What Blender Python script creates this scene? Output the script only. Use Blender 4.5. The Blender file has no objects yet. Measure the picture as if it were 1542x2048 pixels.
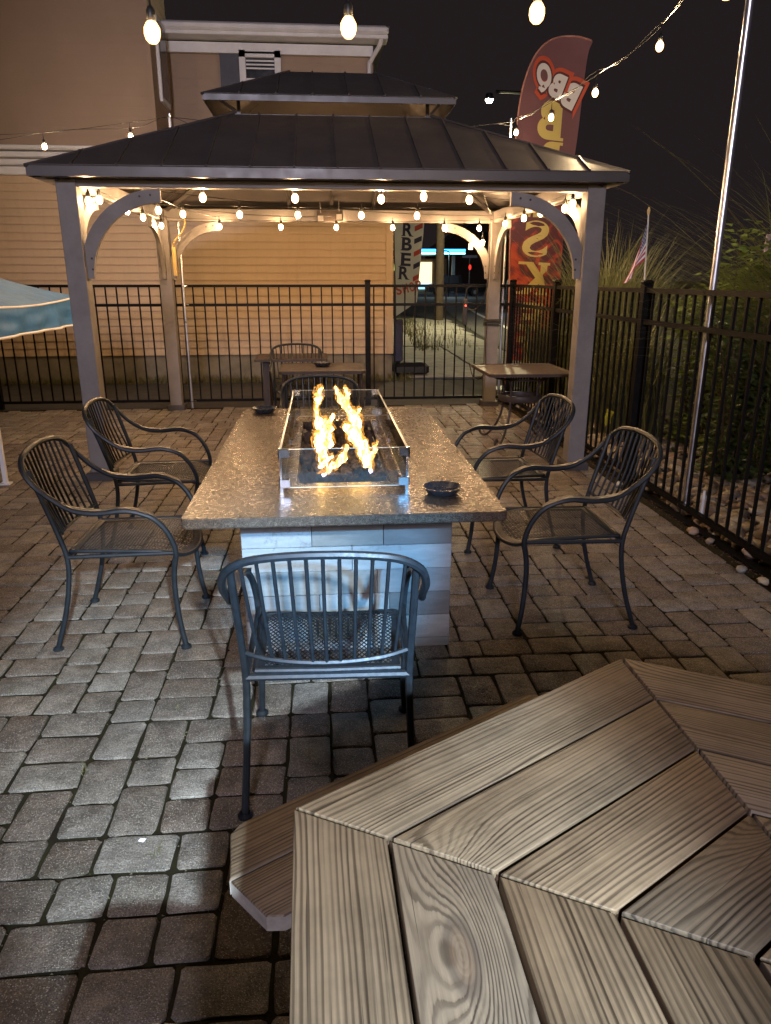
import bpy, bmesh, math, random
from mathutils import Vector, Matrix, noise
R = math.radians
PI = math.pi
rnd = random.Random(7)
sc = bpy.context.scene
COL = sc.collection

# ------------------------------------------------------------------ camera, night sky, lamps, exposure
cam_d = bpy.data.cameras.new('camera')
cam = bpy.data.objects.new('camera', cam_d); COL.objects.link(cam)
cam.location = (0, 0, 1.6)
cam.rotation_euler = (R(90 - 17.6), R(0.0), R(-4.85))
cam_d.sensor_fit = 'VERTICAL'; cam_d.sensor_height = 24.0
cam_d.lens = 24.0 * 1470 / 2048
cam_d.clip_start = 0.05; cam_d.clip_end = 1000
sc.camera = cam
sc.render.resolution_x = 771; sc.render.resolution_y = 1024

w = bpy.data.worlds.new('World'); sc.world = w; w.use_nodes = True
bg = w.node_tree.nodes['Background']
bg.inputs[0].default_value = (0.0118, 0.0088, 0.0092, 1)
bg.inputs[1].default_value = 1.0

def spot(name, loc, target, power, color, cone, blend, radius=.08):
    l = bpy.data.lights.new(name, 'SPOT'); l.energy = power; l.color = color
    l.spot_size = R(cone); l.spot_blend = blend; l.shadow_soft_size = radius
    o = bpy.data.objects.new(name, l); COL.objects.link(o)
    o.location = loc
    o.rotation_euler = (Vector(target) - Vector(loc)).to_track_quat('-Z', 'Y').to_euler()
    return o
# the cold flood light of the building behind the photographer
spot('flood_light', (1.3, -4.6, 3.9), (-0.47, 2.55, 0.1), 5400, (.68, .85, 1.0), 12.8, .5, .09)
spot('blue_spot_light', (1.1, -4.6, 3.6), (0.0, 2.95, 0.45), 5200, (.16, .52, 1.0), 8.0, .6, .06)  # unseen narrow blue lamp behind the camera, aimed to tint the table base
spot('wall_light', (-1.2, -9.5, 5.2), (1.9, 9.0, 2.2), 3700, (.88, .82, 1.0), 46, .7, .7)

sc.view_settings.view_transform = 'Standard'
sc.view_settings.look = 'None'
sc.view_settings.exposure = 0.35
sc.view_settings.gamma = 1.0
sc.view_settings.use_curve_mapping = False
sc.render.engine = 'CYCLES'
sc.cycles.use_denoising = True
sc.cycles.use_light_tree = True
sc.cycles.max_bounces = 7
sc.cycles.transparent_max_bounces = 16
sc.cycles.sample_clamp_indirect = 2.5
sc.cycles.caustics_reflective = False
sc.cycles.caustics_refractive = False

# ------------------------------------------------------------------ helpers
class MB:
    """collects verts and faces, links them as one mesh object"""
    def __init__(s): s.v = []; s.f = []; s.m = []; s.uv = None
    def add(s, vs, fs, mi=0):
        b = len(s.v); s.v += [tuple(v) for v in vs]
        s.f += [tuple(b + i for i in f) for f in fs]; s.m += [mi] * len(fs); return s
    def box(s, c, d, rot=None, mi=0):
        x, y, z = d[0] / 2, d[1] / 2, d[2] / 2
        vs = [Vector((a * x, b * y, e * z)) for e in (-1, 1) for b in (-1, 1) for a in (-1, 1)]
        if rot is not None: vs = [rot @ v for v in vs]
        vs = [v + Vector(c) for v in vs]
        return s.add(vs, [(0, 2, 3, 1), (4, 5, 7, 6), (0, 1, 5, 4), (1, 3, 7, 5), (3, 2, 6, 7), (2, 0, 4, 6)], mi)
    def bevbox(s, c, d, b=.01, mi=0):
        """box with chamfered edges"""
        x, y, z = d[0] / 2, d[1] / 2, d[2] / 2
        b = min(b, x * .9, y * .9, z * .9)
        rings = []
        for zz, ins in ((-z, b), (-z + b, 0), (z - b, 0), (z, b)):
            xx, yy = x - ins, y - ins
            q = b * .7
            rings.append([(-xx + q, -yy), (xx - q, -yy), (xx, -yy + q), (xx, yy - q), (xx - q, yy), (-xx + q, yy), (-xx, yy - q), (-xx, -yy + q)])
        vs = []
        for (zz, _), r in zip(((-z, b), (-z + b, 0), (z - b, 0), (z, b)), rings):
            vs += [(c[0] + p[0], c[1] + p[1], c[2] + zz) for p in r]
        fs = [tuple(range(7, -1, -1)), tuple(range(24, 32))]
        for k in range(3):
            for i in range(8):
                j = (i + 1) % 8
                fs.append((k * 8 + i, k * 8 + j, k * 8 + 8 + j, k * 8 + 8 + i))
        return s.add(vs, fs, mi)
    def tube(s, pts, r, n=8, caps=True, flat=1.0, mi=0):
        pts = [Vector(p) for p in pts]
        N = len(pts); rs = r if isinstance(r, (list, tuple)) else [r] * N
        vs = []; up = None
        for i, p in enumerate(pts):
            t = (pts[min(i + 1, N - 1)] - pts[max(i - 1, 0)])
            if t.length < 1e-9: t = Vector((0, 0, 1))
            t.normalize()
            if up is None:
                up = Vector((0, 0, 1)) if abs(t.z) < .9 else Vector((0, 1, 0))
            a = t.cross(up)
            if a.length < 1e-6: a = t.cross(Vector((1, .3, .2)))
            a.normalize(); bb = a.cross(t).normalized(); up = bb
            for k in range(n):
                th = 2 * PI * k / n
                vs.append(p + a * (math.cos(th) * rs[i]) + bb * (math.sin(th) * rs[i] * flat))
        fs = []
        for i in range(N - 1):
            for k in range(n):
                j = (k + 1) % n
                fs.append((i * n + k, i * n + j, (i + 1) * n + j, (i + 1) * n + k))
        if caps:
            fs.append(tuple(range(n - 1, -1, -1))); fs.append(tuple((N - 1) * n + k for k in range(n)))
        return s.add(vs, fs, mi)
    def ribbon(s, pts, side, wd, th, mi=0):
        """flat strap along pts, width along 'side', thickness along local up"""
        vs = []; N = len(pts); pts = [Vector(p) for p in pts]; side = Vector(side)
        for i, p in enumerate(pts):
            t = (pts[min(i + 1, N - 1)] - pts[max(i - 1, 0)]).normalized()
            u = side.cross(t).normalized()
            ww = wd[i] if isinstance(wd, (list, tuple)) else wd
            for a, b in ((-1, -1), (1, -1), (1, 1), (-1, 1)):
                vs.append(p + side * (a * ww / 2) + u * (b * th / 2))
        fs = [(3, 2, 1, 0), tuple((N - 1) * 4 + k for k in range(4))]
        for i in range(N - 1):
            for k in range(4):
                j = (k + 1) % 4
                fs.append((i * 4 + k, i * 4 + j, i * 4 + 4 + j, i * 4 + 4 + k))
        return s.add(vs, fs, mi)
    def lathe(s, prof, c=(0, 0, 0), n=16, mi=0):
        vs = []
        for r_, z in prof:
            for k in range(n):
                a = 2 * PI * k / n
                vs.append((c[0] + r_ * math.cos(a), c[1] + r_ * math.sin(a), c[2] + z))
        fs = []
        for i in range(len(prof) - 1):
            for k in range(n):
                j = (k + 1) % n
                fs.append((i * n + k, i * n + j, (i + 1) * n + j, (i + 1) * n + k))
        return s.add(vs, fs, mi)
    def prism(s, poly, fn, d, mi=0):
        """poly of 2d points, fn maps (u,v,w)->3d, extruded over w 0..d"""
        n = len(poly)
        vs = [fn(p[0], p[1], 0) for p in poly] + [fn(p[0], p[1], d) for p in poly]
        fs = [tuple(range(n - 1, -1, -1)), tuple(range(n, 2 * n))]
        for i in range(n):
            j = (i + 1) % n
            fs.append((i, j, n + j, n + i))
        return s.add(vs, fs, mi)
    def mesh(s, name, mats, smooth=False):
        me = bpy.data.meshes.new(name)
        me.from_pydata(s.v, [], s.f)
        if not isinstance(mats, (list, tuple)): mats = [mats]
        for m in mats: me.materials.append(m)
        if len(mats) > 1: me.polygons.foreach_set('material_index', s.m)
        if s.uv:
            ul = me.uv_layers.new(name='UVMap')
            for lp in me.loops: ul.data[lp.index].uv = s.uv[lp.vertex_index]
        bm = bmesh.new(); bm.from_mesh(me); bmesh.ops.recalc_face_normals(bm, faces=bm.faces); bm.to_mesh(me); bm.free()
        if smooth:
            me.polygons.foreach_set('use_smooth', [True] * len(me.polygons))
            try: me.set_sharp_from_angle(angle=R(42))
            except Exception: pass
        me.update()
        return me
    def build(s, name, mats, parent=None, smooth=False, world=True):
        return link(name, s.mesh(name, mats, smooth), parent, world)

def link(name, me, parent=None, world=True):
    o = bpy.data.objects.new(name, me); COL.objects.link(o)
    if parent is not None:
        o.parent = parent
        if world: o.matrix_parent_inverse = full(parent).inverted()
    return o
def full(o):
    m = Matrix.LocRotScale(o.location, o.rotation_euler, o.scale)
    if o.parent: m = full(o.parent) @ o.matrix_parent_inverse @ m
    return m
def empty(name, loc=(0, 0, 0), rz=0, parent=None):
    o = bpy.data.objects.new(name, None); COL.objects.link(o); o.location = loc; o.rotation_euler = (0, 0, rz)
    o.empty_display_size = .1
    if parent: o.parent = parent
    return o
def tag(o, label=None, cat=None, group=None, kind=None):
    if label: o['label'] = label
    if cat: o['category'] = cat
    if group: o['group'] = group
    if kind: o['kind'] = kind
    return o
def thing(name, label, cat, loc=(0, 0, 0), rz=0, group=None):
    return tag(empty(name, loc, rz), label, cat, group)
def copy_tree(o, parent=None):
    c = o.copy(); COL.objects.link(c)
    if parent is not None: c.parent = parent
    for ch in list(o.children): copy_tree(ch, c)
    return c
def smoothpath(pts, sub=6):
    """Catmull-Rom through pts"""
    P = [Vector(p) for p in pts]; out = []
    for i in range(len(P) - 1):
        p0 = P[max(i - 1, 0)]; p1 = P[i]; p2 = P[i + 1]; p3 = P[min(i + 2, len(P) - 1)]
        for k in range(sub):
            t = k / sub
            out.append(.5 * ((2 * p1) + (p2 - p0) * t + (2 * p0 - 5 * p1 + 4 * p2 - p3) * t * t + (3 * p1 - p0 - 3 * p2 + p3) * t ** 3))
    out.append(P[-1]); return out
def sag(a, b, d, n=16):
    a = Vector(a); b = Vector(b)
    return [a.lerp(b, i / n) - Vector((0, 0, d * 4 * (i / n) * (1 - i / n))) for i in range(n + 1)]

# ------------------------------------------------------------------ materials
def newmat(name):
    m = bpy.data.materials.new(name); m.use_nodes = True
    nt = m.node_tree
    return m, nt, nt.nodes['Principled BSDF']
def N(nt, t, **kw):
    n = nt.nodes.new(t)
    for k, v in kw.items():
        if k.startswith('i_'):
            key = k[2:]
            n.inputs[int(key) if key.isdigit() else key].default_value = v
        else: setattr(n, k, v)
    return n
def mix(nt, fac, a, b, bt='MIX'):
    n = nt.nodes.new('ShaderNodeMix'); n.data_type = 'RGBA'; n.blend_type = bt
    for i, s in ((0, fac), (6, a), (7, b)):
        if hasattr(s, 'links'): nt.links.new(s, n.inputs[i])
        else: n.inputs[i].default_value = s if i == 0 else (*s[:3], 1)
    return n.outputs[2]
def ramp(nt, src, stops):
    n = nt.nodes.new('ShaderNodeValToRGB'); cr = n.color_ramp
    while len(cr.elements) < len(stops): cr.elements.new(.5)
    for e, (p, c) in zip(cr.elements, stops):
        e.position = p; e.color = (c, c, c, 1) if not isinstance(c, (tuple, list)) else (*c[:3], 1)
    nt.links.new(src, n.inputs[0]); return n.outputs[0]
def math_(nt, op, a, b=None, c=None):
    n = nt.nodes.new('ShaderNodeMath'); n.operation = op
    for i, s in enumerate((a, b, c)):
        if s is None: continue
        if hasattr(s, 'links'): nt.links.new(s, n.inputs[i])
        else: n.inputs[i].default_value = s
    return n.outputs[0]
def noise_(nt, vec, scale, detail=4, rough=.55, dist=0):
    n = N(nt, 'ShaderNodeTexNoise'); n.inputs['Scale'].default_value = scale; n.inputs['Detail'].default_value = detail
    n.inputs['Roughness'].default_value = rough; n.inputs['Distortion'].default_value = dist
    if vec is not None: nt.links.new(vec, n.inputs['Vector'])
    return n.outputs['Fac']
def bump_(nt, b, h, strength=.3, dist=.01):
    n = N(nt, 'ShaderNodeBump'); n.inputs['Strength'].default_value = strength; n.inputs['Distance'].default_value = dist
    nt.links.new(h, n.inputs['Height']); nt.links.new(n.outputs[0], b.inputs['Normal'])
def obj_co(nt): return N(nt, 'ShaderNodeTexCoord').outputs['Object']
def wpos(nt): return N(nt, 'ShaderNodeNewGeometry').outputs['Position']
def pm(name, c, rough=.6, metal=0, var=.25, scale=8, bump=0, bscale=60, spec=.5, c2=None, bd=.004, world=False):
    m, nt, b = newmat(name)
    co = wpos(nt) if world else obj_co(nt)
    f = ramp(nt, noise_(nt, co, scale, 6, .62), [(.3, 0.), (.7, 1.)])
    ca = tuple(x * (1 - var) for x in c) if c2 is None else c2
    cb = tuple(min(1, x * (1 + var)) for x in c) if c2 is None else c
    nt.links.new(mix(nt, f, ca, cb), b.inputs['Base Color'])
    rr = noise_(nt, co, scale * 2.3, 3)
    nt.links.new(math_(nt, 'MULTIPLY_ADD', rr, .3, max(.04, rough - .15)), b.inputs['Roughness'])
    b.inputs['Metallic'].default_value = metal
    b.inputs['Specular IOR Level'].default_value = spec
    if bump: bump_(nt, b, noise_(nt, co, bscale, 5, .6), bump, bd)
    return m
def emit(name, col, strength):
    m = bpy.data.materials.new(name); m.use_nodes = True; nt = m.node_tree
    for n in list(nt.nodes):
        if n.type == 'BSDF_PRINCIPLED': nt.nodes.remove(n)
    e = N(nt, 'ShaderNodeEmission'); e.inputs[0].default_value = (*col, 1); e.inputs[1].default_value = strength
    nt.links.new(e.outputs[0], nt.nodes['Material Output'].inputs[0]); return m

def paver_mat(name, island):
    m, nt, b = newmat(name)
    co = wpos(nt)
    if island: rv = N(nt, 'ShaderNodeNewGeometry').outputs['Random Per Island']
    else: rv = N(nt, 'ShaderNodeObjectInfo').outputs['Random']
    tone = ramp(nt, rv, [(0, (.155, .115, .088)), (.2, (.31, .27, .22)), (.4, (.22, .17, .132)), (.6, (.36, .325, .275)), (.8, (.19, .14, .105)), (1, (.30, .245, .19))])
    big = ramp(nt, noise_(nt, co, 5.5, 5, .65), [(.25, .55), (.72, 1.2)])
    c = mix(nt, 1., tone, big, 'MULTIPLY')
    vo = N(nt, 'ShaderNodeTexVoronoi'); vo.inputs['Scale'].default_value = 185; nt.links.new(co, vo.inputs['Vector'])
    pick = ramp(nt, vo.outputs['Color'], [(.42, 0.), (.55, 1.)])
    dot = ramp(nt, vo.outputs['Distance'], [(.26, 1.), (.40, 0.)])
    pebble = math_(nt, 'MULTIPLY', pick, dot)
    fine = ramp(nt, noise_(nt, co, 210, 3, .75), [(.32, .22), (.58, 1.05)])
    c = mix(nt, .92, c, fine, 'MULTIPLY')
    wearm = ramp(nt, noise_(nt, co, 14, 5, .7), [(.38, .55), (.62, 1.1)])
    c = mix(nt, .8, c, wearm, 'MULTIPLY')
    c = mix(nt, math_(nt, 'MULTIPLY', pebble, .72), c, (.56, .50, .40))
    moss = ramp(nt, noise_(nt, co, 2.1, 5, .7), [(.56, 0.), (.70, 1.)])
    c = mix(nt, math_(nt, 'MULTIPLY', moss, .5), c, (.075, .068, .045))
    nt.links.new(c, b.inputs['Base Color'])
    nt.links.new(ramp(nt, noise_(nt, co, 120, 2), [(.3, .30), (.65, .8)]), b.inputs['Roughness'])
    b.inputs['Specular IOR Level'].default_value = .6
    h = math_(nt, 'ADD', math_(nt, 'ADD', noise_(nt, co, 150, 4, .75), math_(nt, 'MULTIPLY', pebble, .35)), math_(nt, 'MULTIPLY', noise_(nt, co, 24, 5, .65), 1.8))
    bump_(nt, b, h, 1.0, .007)
    return m
M = {}
M['paver'] = paver_mat('tumbled_paver', False)
M['paver_mass'] = paver_mat('tumbled_paver_far', True)
M['joint'] = pm('joint_soil', (.026, .024, .010), .95, var=.5, scale=9, bump=.8, bscale=160, c2=(.013, .009, .006), world=True, spec=.1)
M['asphalt'] = pm('asphalt', (.050, .046, .043), .9, var=.3, scale=3, bump=.5, bscale=200, world=True)
M['road'] = pm('road_asphalt', (.085, .082, .078), .8, var=.2, scale=1.2, bump=.3, bscale=120, world=True)
M['ground'] = pm('dark_ground', (.035, .035, .028), .95, var=.4, scale=2, world=True)
M['concrete'] = pm('concrete', (.34, .33, .29), .85, var=.3, scale=4, bump=.3, bscale=80, world=True)
M['black_metal'] = pm('black_fence_metal', (.0045, .0042, .004), .5, .0, .3, 20, .1, 120, spec=.10)
M['chair'] = pm('dark_green_iron', (.012, .015, .018), .44, .0, .3, 30, spec=.30)
M['table_metal'] = pm('brown_metal', (.040, .030, .026), .5, .0, .3, 12, .1, 120, spec=.3)
M['steel'] = pm('galvanized_tube', (.62, .63, .68), .33, .95, .10, 5)
M['chrome'] = pm('chrome', (.75, .75, .75), .2, 1.0, .08, 10)
M['post'] = pm('grey_stained_timber', (.165, .150, .142), .62, 0, .18, 5, .25, 40)
M['roof'] = pm('roof_metal', (.060, .052, .050), .48, 0, .16, 2.2, .06, 30)
M['roof_under'] = pm('roof_underside', (.055, .048, .045), .4, 0, .15, 3)
M['siding'] = pm('cream_clapboard', (.40, .30, .195), .65, 0, .18, 1.1, .15, 50, world=True)
def siding_mat():
    m, nt, b = newmat('cream_clapboard_paint'); co = wpos(nt)
    base = mix(nt, noise_(nt, co, 1.2, 5), (.47, .335, .210), (.56, .42, .275))
    mp = N(nt, 'ShaderNodeMapping'); mp.inputs['Scale'].default_value = (7, 7, .7); nt.links.new(co, mp.inputs[0])
    st = ramp(nt, noise_(nt, mp.outputs[0], 1.5, 5, .65), [(.48, 0.), (.72, 1.)])
    sep = N(nt, 'ShaderNodeSeparateXYZ'); nt.links.new(co, sep.inputs[0])
    low = ramp(nt, sep.outputs[2], [(.4, 1.), (1., .18)])
    c = mix(nt, math_(nt, 'MULTIPLY', math_(nt, 'MULTIPLY', st, low), .6), base, (.17, .10, .05))
    sp = ramp(nt, noise_(nt, co, 30, 4, .7), [(.62, 0.), (.72, .35)])
    c = mix(nt, sp, c, (.2, .14, .09))
    nt.links.new(c, b.inputs['Base Color']); b.inputs['Roughness'].default_value = .65
    bump_(nt, b, noise_(nt, co, 45, 4), .15, .004)
    return m
M['siding'] = siding_mat()
M['siding2'] = pm('tan_siding', (.32, .228, .165), .75, 0, .08, 1.0, .06, 50, world=True)
M['white'] = pm('white_trim', (.66, .65, .66), .5, 0, .12, 3, .05, 40)
M['shutter'] = pm('dark_shutter', (.04, .04, .05), .5, 0, .2, 8)
M['foundation'] = pm('foundation', (.20, .175, .13), .9, 0, .3, 4, .3, 40)
M['stone_block'] = None
M['white_metal'] = pm('white_tube', (.72, .73, .75), .35, 0, .08, 10)
M['cable'] = pm('black_cable', (.012, .012, .012), .5, 0, .2, 40)
M['yellow'] = pm('yellow_plastic', (.50, .36, .12), .45, 0, .1, 20)
M['tarp'] = pm('blue_canopy', (.030, .14, .36), .6, 0, .18, 6, .15, 60)
M['whitecloth'] = pm('white_cloth', (.74, .72, .70), .7, 0, .06, 8)
M['tray'] = pm('dark_ceramic', (.032, .035, .04), .28, 0, .2, 20)
M['soot'] = pm('black_tray', (.012, .011, .010), .7, 0, .3, 20)
M['lava'] = pm('lava_rock', (.085, .055, .045), .9, 0, .5, 30, .9, 90, c2=(.03, .024, .022), bd=.01)
M['stone'] = None

def granite():
    m, nt, b = newmat('speckled_granite'); co = wpos(nt)
    vo = N(nt, 'ShaderNodeTexVoronoi'); vo.inputs['Scale'].default_value = 420; nt.links.new(co, vo.inputs['Vector'])
    sp = ramp(nt, vo.outputs['Color'], [(.2, (.040, .028, .020)), (.5, (.075, .053, .038)), (.85, (.145, .108, .080))])
    n1 = ramp(nt, noise_(nt, co, 45, 5, .7), [(.35, .6), (.65, 1.1)])
    nt.links.new(mix(nt, 1., sp, n1, 'MULTIPLY'), b.inputs['Base Color'])
    nt.links.new(ramp(nt, noise_(nt, co, 60, 3), [(.35, .22), (.7, .36)]), b.inputs['Roughness'])
    mp = N(nt, 'ShaderNodeMapping'); mp.inputs['Scale'].default_value = (1, .55, 1); nt.links.new(co, mp.inputs[0])
    bump_(nt, b, noise_(nt, mp.outputs[0], 46, 3, .6), .10, .005)
    b.inputs['Specular IOR Level'].default_value = .08
    return m
M['granite'] = granite()
def block_mat():
    m, nt, b = newmat('travertine_block'); co = wpos(nt)
    rv = N(nt, 'ShaderNodeObjectInfo').outputs['Random']
    tone = ramp(nt, rv, [(0, (.20, .20, .19)), (.3, (.27, .27, .26)), (.5, (.15, .14, .12)), (.7, (.235, .235, .225)), (.85, (.10, .092, .085)), (1, (.19, .187, .18))])
    mp = N(nt, 'ShaderNodeMapping'); mp.inputs['Scale'].default_value = (1, 1, 5); nt.links.new(co, mp.inputs[0])
    f = ramp(nt, noise_(nt, mp.outputs[0], 7, 6, .65), [(.3, .78), (.7, 1.1)])
    c = mix(nt, 1., tone, f, 'MULTIPLY')
    pit = ramp(nt, noise_(nt, co, 55, 5, .75), [(.50, 0.), (.64, 1.)])
    pz = ramp(nt, noise_(nt, co, 6, 3), [(.5, 0.), (.62, 1.)])
    c = mix(nt, math_(nt, 'MULTIPLY', math_(nt, 'MULTIPLY', pit, pz), .75), c, (.12, .11, .10))
    nt.links.new(c, b.inputs['Base Color']); b.inputs['Roughness'].default_value = .8
    bump_(nt, b, noise_(nt, co, 70, 5, .65), .35, .004)
    return m
M['stone_block'] = block_mat()
def stone_mat(name, island):
    m, nt, b = newmat(name)
    rv = N(nt, 'ShaderNodeNewGeometry').outputs['Random Per Island'] if island else N(nt, 'ShaderNodeObjectInfo').outputs['Random']
    tone = ramp(nt, rv, [(0, (.30, .22, .14)), (.2, (.22, .15, .10)), (.4, (.36, .32, .26)), (.55, (.26, .17, .11)), (.75, (.20, .19, .17)), (.9, (.42, .33, .20)), (1, (.45, .43, .39))])
    co = wpos(nt)
    nt.links.new(mix(nt, 1., tone, ramp(nt, noise_(nt, co, 35, 4), [(.3, .7), (.7, 1.15)]), 'MULTIPLY'), b.inputs['Base Color'])
    b.inputs['Roughness'].default_value = .6
    return m
M['stone'] = stone_mat('river_stone', False); M['stone_mass'] = stone_mat('river_stone_far', True)

def wood():
    m, nt, b = newmat('weathered_pine')
    tc = N(nt, 'ShaderNodeTexCoord').outputs['Object']
    rv = N(nt, 'ShaderNodeObjectInfo').outputs['Random']
    off = N(nt, 'ShaderNodeCombineXYZ'); nt.links.new(math_(nt, 'MULTIPLY', rv, 37.), off.inputs[0]); nt.links.new(math_(nt, 'MULTIPLY', rv, 11.), off.inputs[1])
    va = N(nt, 'ShaderNodeVectorMath', operation='ADD'); nt.links.new(tc, va.inputs[0]); nt.links.new(off.outputs[0], va.inputs[1])
    v = va.outputs[0]
    sep = N(nt, 'ShaderNodeSeparateXYZ'); nt.links.new(v, sep.inputs[0])
    # knots: sparse cells stretched along the board
    mk = N(nt, 'ShaderNodeMapping'); mk.inputs['Scale'].default_value = (1.25, 3.4, .0); nt.links.new(v, mk.inputs[0])
    vo = N(nt, 'ShaderNodeTexVoronoi'); vo.voronoi_dimensions = '2D'; vo.inputs['Scale'].default_value = 1.0; nt.links.new(mk.outputs[0], vo.inputs['Vector'])
    d = vo.outputs['Distance']
    g = math_(nt, 'POWER', 2.718, math_(nt, 'MULTIPLY', math_(nt, 'MULTIPLY', d, d), -42.))
    ml = N(nt, 'ShaderNodeMapping'); ml.inputs['Scale'].default_value = (.55, 5., 5.); nt.links.new(v, ml.inputs[0])
    n1 = noise_(nt, ml.outputs[0], 1.6, 3, .5)
    ms = N(nt, 'ShaderNodeMapping'); ms.inputs['Scale'].default_value = (.9, 60., 60.); nt.links.new(v, ms.inputs[0])
    n2 = noise_(nt, ms.outputs[0], 3., 4, .6)
    fq = ramp(nt, math_(nt, 'FRACT', math_(nt, 'MULTIPLY', rv, 17.3)), [(0, .75), (1, 1.)])
    am = ramp(nt, math_(nt, 'FRACT', math_(nt, 'MULTIPLY', rv, 29.7)), [(0, .40), (.55, .60), (.8, 1.), (1, 1.)])
    yy = math_(nt, 'MULTIPLY', math_(nt, 'MULTIPLY', sep.outputs[1], 118.), fq)
    yy = math_(nt, 'ADD', yy, math_(nt, 'MULTIPLY', math_(nt, 'MULTIPLY', n1, 9.), am))
    yy = math_(nt, 'ADD', yy, math_(nt, 'MULTIPLY', g, 8.5))
    yy = math_(nt, 'ADD', yy, math_(nt, 'MULTIPLY', n2, .55))
    fr = math_(nt, 'FRACT', yy)
    wn_ = N(nt, 'ShaderNodeTexWhiteNoise'); wn_.noise_dimensions = '1D'; nt.links.new(math_(nt, 'FLOOR', yy), wn_.inputs['W'])
    lw = ramp(nt, wn_.outputs['Value'], [(0, .30), (.6, .9), (1, 1.)])
    late = ramp(nt, fr, [(0., .25), (.22, 0.), (.50, .12), (.70, .95), (.92, 1.), (1., .25)])
    wmask = ramp(nt, noise_(nt, ml.outputs[0], 2.6, 3), [(.25, .55), (.6, 1.)])
    late = math_(nt, 'MULTIPLY', math_(nt, 'MULTIPLY', late, wmask), lw)
    fib = ramp(nt, n2, [(.32, .62), (.68, 1.15)])
    col = mix(nt, late, (.25, .180, .112), (.036, .022, .013))
    warm = ramp(nt, noise_(nt, ml.outputs[0], .8, 3), [(.35, 0.), (.7, 1.)])
    col = mix(nt, math_(nt, 'MULTIPLY', warm, .45), col, mix(nt, late, (.20, .125, .066), (.040, .023, .013)))
    col = mix(nt, 1., col, fib, 'MULTIPLY')
    kn = ramp(nt, d, [(.060, 1.), (.068, 0.)])
    kr = ramp(nt, d, [(.040, 0.), (.058, 1.), (.075, .9), (.088, 0.)])
    ring = ramp(nt, math_(nt, 'FRACT', math_(nt, 'MULTIPLY', d, 70.)), [(0, .75), (.7, 1.1), (1, .75)])
    col = mix(nt, math_(nt, 'MULTIPLY', kn, .85), col, mix(nt, 1., (.17, .105, .06), ring, 'MULTIPLY'))
    col = mix(nt, math_(nt, 'MULTIPLY', kr, .75), col, (.045, .026, .015))
    stain = ramp(nt, noise_(nt, tc, 5.5, 5, .65), [(.42, 1.), (.68, .62)])
    col = mix(nt, 1., col, stain, 'MULTIPLY')
    grey = ramp(nt, math_(nt, 'FRACT', math_(nt, 'MULTIPLY', rv, 91.7)), [(.35, 0.), (1, .6)])
    col = mix(nt, grey, col, mix(nt, late, (.21, .185, .155), (.05, .042, .035)))
    # drying checks
    mc = N(nt, 'ShaderNodeMapping'); mc.inputs['Scale'].default_value = (1.0, 85., 1.); nt.links.new(v, mc.inputs[0])
    ck = ramp(nt, noise_(nt, mc.outputs[0], 1.7, 2, .4), [(.69, 0.), (.71, 1.)])
    col = mix(nt, math_(nt, 'MULTIPLY', ck, .85), col, (.03, .022, .016))
    bv = ramp(nt, math_(nt, 'FRACT', math_(nt, 'MULTIPLY', rv, 53.1)), [(0, .72), (1, 1.2)])
    col = mix(nt, 1., col, bv, 'MULTIPLY')
    nt.links.new(col, b.inputs['Base Color'])
    nt.links.new(ramp(nt, n2, [(.3, .5), (.7, .75)]), b.inputs['Roughness'])
    b.inputs['Specular IOR Level'].default_value = .35
    h = math_(nt, 'SUBTRACT', math_(nt, 'ADD', math_(nt, 'MULTIPLY', late, .8), math_(nt, 'MULTIPLY', n2, .5)), math_(nt, 'MULTIPLY', ck, 2.5))
    bump_(nt, b, h, .25, .003)
    return m
M['wood'] = wood()
def endwood():
    return pm('plank_end_grain', (.30, .27, .235), .8, 0, .2, 14, .5, 70, c2=(.15, .13, .11))
M['endwood'] = endwood()
def glass():
    m = bpy.data.materials.new('clear_glass'); m.use_nodes = True; nt = m.node_tree
    nt.nodes.remove(nt.nodes['Principled BSDF'])
    t = N(nt, 'ShaderNodeBsdfTransparent'); t.inputs[0].default_value = (.93, .95, .93, 1)
    g = N(nt, 'ShaderNodeBsdfGlossy'); g.inputs['Roughness'].default_value = .03
    d = N(nt, 'ShaderNodeBsdfDiffuse'); d.inputs[0].default_value = (.6, .55, .45, 1)
    fr = N(nt, 'ShaderNodeFresnel'); fr.inputs[0].default_value = 1.5
    mx = N(nt, 'ShaderNodeMixShader'); nt.links.new(fr.outputs[0], mx.inputs[0]); nt.links.new(t.outputs[0], mx.inputs[1]); nt.links.new(g.outputs[0], mx.inputs[2])
    m2 = N(nt, 'ShaderNodeMixShader')
    sm = ramp(nt, noise_(nt, obj_co(nt), 9, 5, .7), [(.45, .006), (.8, .045)])
    nt.links.new(sm, m2.inputs[0]); nt.links.new(mx.outputs[0], m2.inputs[1]); nt.links.new(d.outputs[0], m2.inputs[2])
    nt.links.new(m2.outputs[0], nt.nodes['Material Output'].inputs[0]); return m
M['glass'] = glass()
M['glass_edge'] = pm('glass_edge', (.62, .66, .58), .2, 0, .1, 10)
M['pane'] = pm('dark_window_glass', (.02, .02, .024), .08, 0, .2, 3)
M['bulb'] = emit('lit_filament', (1.0, .60, .29), 480.)
M['bulb_out'] = emit('lit_filament_outer', (1.0, .70, .38), 1650.)
M['bulb_near'] = emit('lit_filament_near', (1.0, .66, .34), 380.)
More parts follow.
